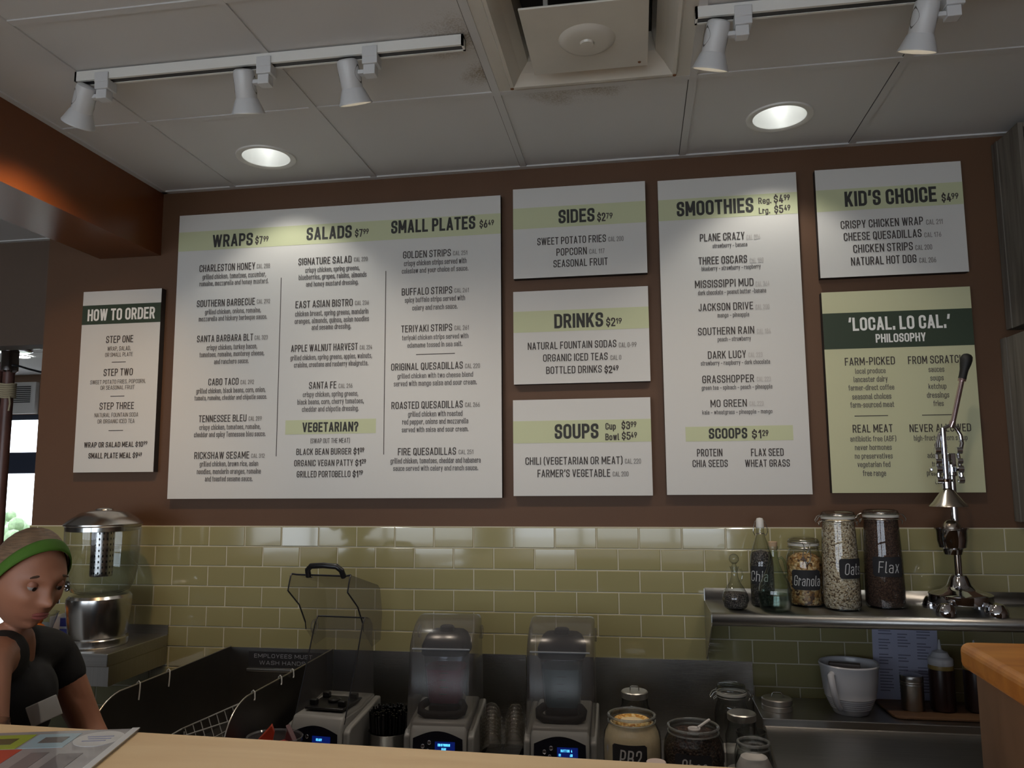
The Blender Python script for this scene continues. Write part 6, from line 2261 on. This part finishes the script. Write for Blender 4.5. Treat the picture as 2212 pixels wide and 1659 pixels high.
# eyes, brows and lips
for sgn in (-1, 1):
    e = Mb().ball(.0115, (0, 0, 0), 18, M=HM @ Matrix.Translation((.0745, sgn * .031, .008)))
    eo = e.build('eye', mat('eye_white', S(150, 142, 138), rough=.2), person)
    i = Mb()
    i.lathe([(0, .0008), (.0052, .0002)], 16, M=HM @ Matrix.Translation((.0745, sgn * .031, .008)) @ Matrix.Rotation(radians(8), 4, 'Y') @ Matrix.Translation((.0116, 0, -.003)) @ Matrix.Rotation(pi / 2, 4, 'Y'))
    i.build('iris', mat('dark_iris', S(44, 34, 28), rough=.2), eo)
    l = Mb()
    l.ball(.0126, (0, 0, 0), 18, M=HM @ Matrix.Translation((.0742, sgn * .031, .0120)), sz=.95)
    l.build('eyelid', mat('eyelid_skin', S(150, 100, 80), rough=.5), eo)
    b = Mb()
    b.tube([HM @ Vector((.086 - .16 * abs(y - .012) * .6, sgn * y, .030 + .004 * sin((y - .012) * 90))) for y in (.012, .02, .03, .04, .047)], [.0022, .0034, .0034, .0028, .0015], 8)
    b.build('eyebrow', mat('brown_eyebrow', S(78, 58, 44), rough=.8), person)
lp = Mb()
lp.tube([HM @ Vector((.092 - .9 * y * y * 8, y, -.0575 - abs(y) * .08)) for y in (-.021, -.012, 0, .012, .021)], [.001, .0042, .005, .0042, .001], 8)
lp.tube([HM @ Vector((.091 - .9 * y * y * 8, y, -.0665 + abs(y) * .10)) for y in (-.02, -.011, 0, .011, .02)], [.001, .0045, .0055, .0045, .001], 8)
lp.build('lips', mat('lip_skin', S(150, 84, 78), rough=.45), person)

# hair drawn back from the hairline into a low bun
m = Mb()
vr = {}
for i, ring in enumerate(rings):
    for j, p in enumerate(ring):
        hairline = p.x < .010 + (p.z - .0) * .72 if p.z > .0 else p.x < -.022 + max(0, p.z + .06) * .2
        if p.z > .092 and p.x < .085:
            hairline = True
        if p.z < -.075:
            hairline = False
        if abs(p.y) > .066 and -.045 < p.z < .02 and p.x > -.03:
            hairline = False
        if hairline:
            q = p.normalized()
            str_ = .0012 * sin(p.z * 260 + p.y * 160) + .001 * sin(p.y * 420 + p.x * 120)
            vr[(i, j)] = m.bm.verts.new(HM @ (p + q * (.006 + str_ * .8)))
for i in range(len(rings) - 1):
    for j in range(64):
        ks = [(i, j), (i, (j + 1) % 64), (i + 1, (j + 1) % 64), (i + 1, j)]
        if all(k in vr for k in ks):
            m.face([vr[k] for k in ks])
hair = m.build('hair', M_HAIR, person, solid=.006)
hair.modifiers['solid'].offset = 0
md = hair.modifiers.new('round', 'SMOOTH')
md.iterations = 6
md.factor = .6
md = hair.modifiers.new('fine', 'SUBSURF')
md.levels = md.render_levels = 1
m = Mb()
m.ball(.046, (0, 0, 0), 28, M=HM @ Matrix.Translation((-.118, 0, -.012)), sz=1.15)
for k in range(5):
    m.tube([HM @ Vector((-.118 + .043 * cos(a) * sin(k), .046 * cos(a + k), -.012 + .046 * sin(a))) for a in [2 * pi * q / 18 for q in range(18)]], .008, 8, closed=True)
m.build('hair_bun', M_HAIR, hair)
# headband: from the hairline over the crown down behind the ears
m = Mb()
nb = 64
kt = .58
nrm = Vector((1, 0, -kt)).normalized()
def on_skull(v, q):
    t_ = 1 / sqrt((v.x / (.1075 + q)) ** 2 + (v.y / (.0865 + q)) ** 2 + (v.z / (.1275 + q)) ** 2)
    return v * t_
outer = []
for k in range(nb):
    a = 2 * pi * k / nb
    v = on_skull(Vector((kt * sin(a), .75 * cos(a), sin(a))), 0)
    w = .012 + .004 * max(0, sin(a))
    outer.append([m.bm.verts.new(HM @ on_skull(v + nrm * (q * w) , .0012 * (1 - q * q))) for q in (-1, -.5, 0, .5, 1)])
for k in range(nb):
    A, B = outer[k], outer[(k + 1) % nb]
    for q in range(4):
        m.face([A[q], A[q + 1], B[q + 1], B[q]])
m.build('headband', M_BAND, person, solid=.003)

# t-shirt with short sleeves and a pale badge, trousers and shoes
def lerp(a, b, t_):
    return a + (b - a) * t_
SN = [
 (L(-1.72, -1.15, .58), (.142, .172)), (L(-1.66, -1.15, .80), (.118, .142)), (CH + Vector((.004, 0, 0)), (.136, .160)), (NB + Vector((-.005, 0, -.005)), (.088, .096)),
 (LSH, (.063, .063)), (lerp(LSH, LEL, .50), (.056, .055)),
 (lerp(NB, RSH, .6), (.060, .060)), (lerp(NB, RSH, .78), (.050, .050)),
]
def fuse(name, nodes, chains, m, voxel):
    os_ = [skin_mesh('piece', [nodes[i] for i in q], [(k, k + 1) for k in range(len(q) - 1)], m, None) for q in chains]
    b = bmesh.new()
    for o in os_:
        b.from_mesh(o.data)
        me = o.data
        bpy.data.objects.remove(o)
        bpy.data.meshes.remove(me)
    bmesh.ops.recalc_face_normals(b, faces=b.faces)
    me = bpy.data.meshes.new(name)
    b.to_mesh(me)
    b.free()
    o = bpy.data.objects.new(name, me)
    C.objects.link(o)
    r_ = o.modifiers.new('remesh', 'REMESH')
    r_.mode = 'VOXEL'
    r_.voxel_size = voxel
    s_ = o.modifiers.new('smooth', 'SMOOTH')
    s_.iterations = 4
    bpy.context.view_layer.update()
    me2 = bpy.data.meshes.new_from_object(o.evaluated_get(bpy.context.evaluated_depsgraph_get()))
    o.modifiers.clear()
    o.data = me2
    me2.name = name
    me2.materials.clear()
    me2.materials.append(m)
    me2.shade_smooth()
    o.parent = person
    return o
SN.append((L(-1.540, -1.153, 1.060), (.120, .150)))
fuse('t_shirt', SN, [(0, 1, 2, 8, 3), (3, 4, 5), (3, 6, 7)], M_SHIRT, .008)
TN = [(L(-1.72, -1.15, .60), (.138, .168)), (L(-1.72, -1.055, .53), (.108, .112)), (L(-1.69, -1.055, .16), (.075, .075)), (L(-1.73, -1.055, -.16), (.062, .062)),
      (L(-1.72, -1.245, .53), (.108, .112)), (L(-1.70, -1.25, .16), (.075, .075)), (L(-1.75, -1.25, -.16), (.062, .062))]
fuse('trousers', TN, [(0, 1, 2, 3), (0, 4, 5, 6)], mat('dark_trouser_cloth', S(34, 34, 40), rough=.85), .01)
for yy, xx in ((-1.052, -1.74), (-1.253, -1.755)):
    m = Mb()
    m.lathe([(0, 0), (.9, 0), (1, .012), (1, .03), (.9, .055), (.5, .075), (0, .08)], 28, M=Matrix.Translation(L(xx + .07, yy, FLOOR + .001)) @ Matrix.Diagonal((.14, .05, 1, 1)))
    m.build('shoe', M_RUBBER, person)
m = Mb()
bc = L(-1.392, -1.205, 1.015)
m.box(-.034, .034, -.002, .002, -.024, .024)
bd = m.build('shirt_badge', mat('pale_badge', S(150, 146, 140), rough=.7), person, smooth=False, bevel=.006)
bd.location = bc
bd.rotation_euler = (radians(-10), radians(-22), radians(28))
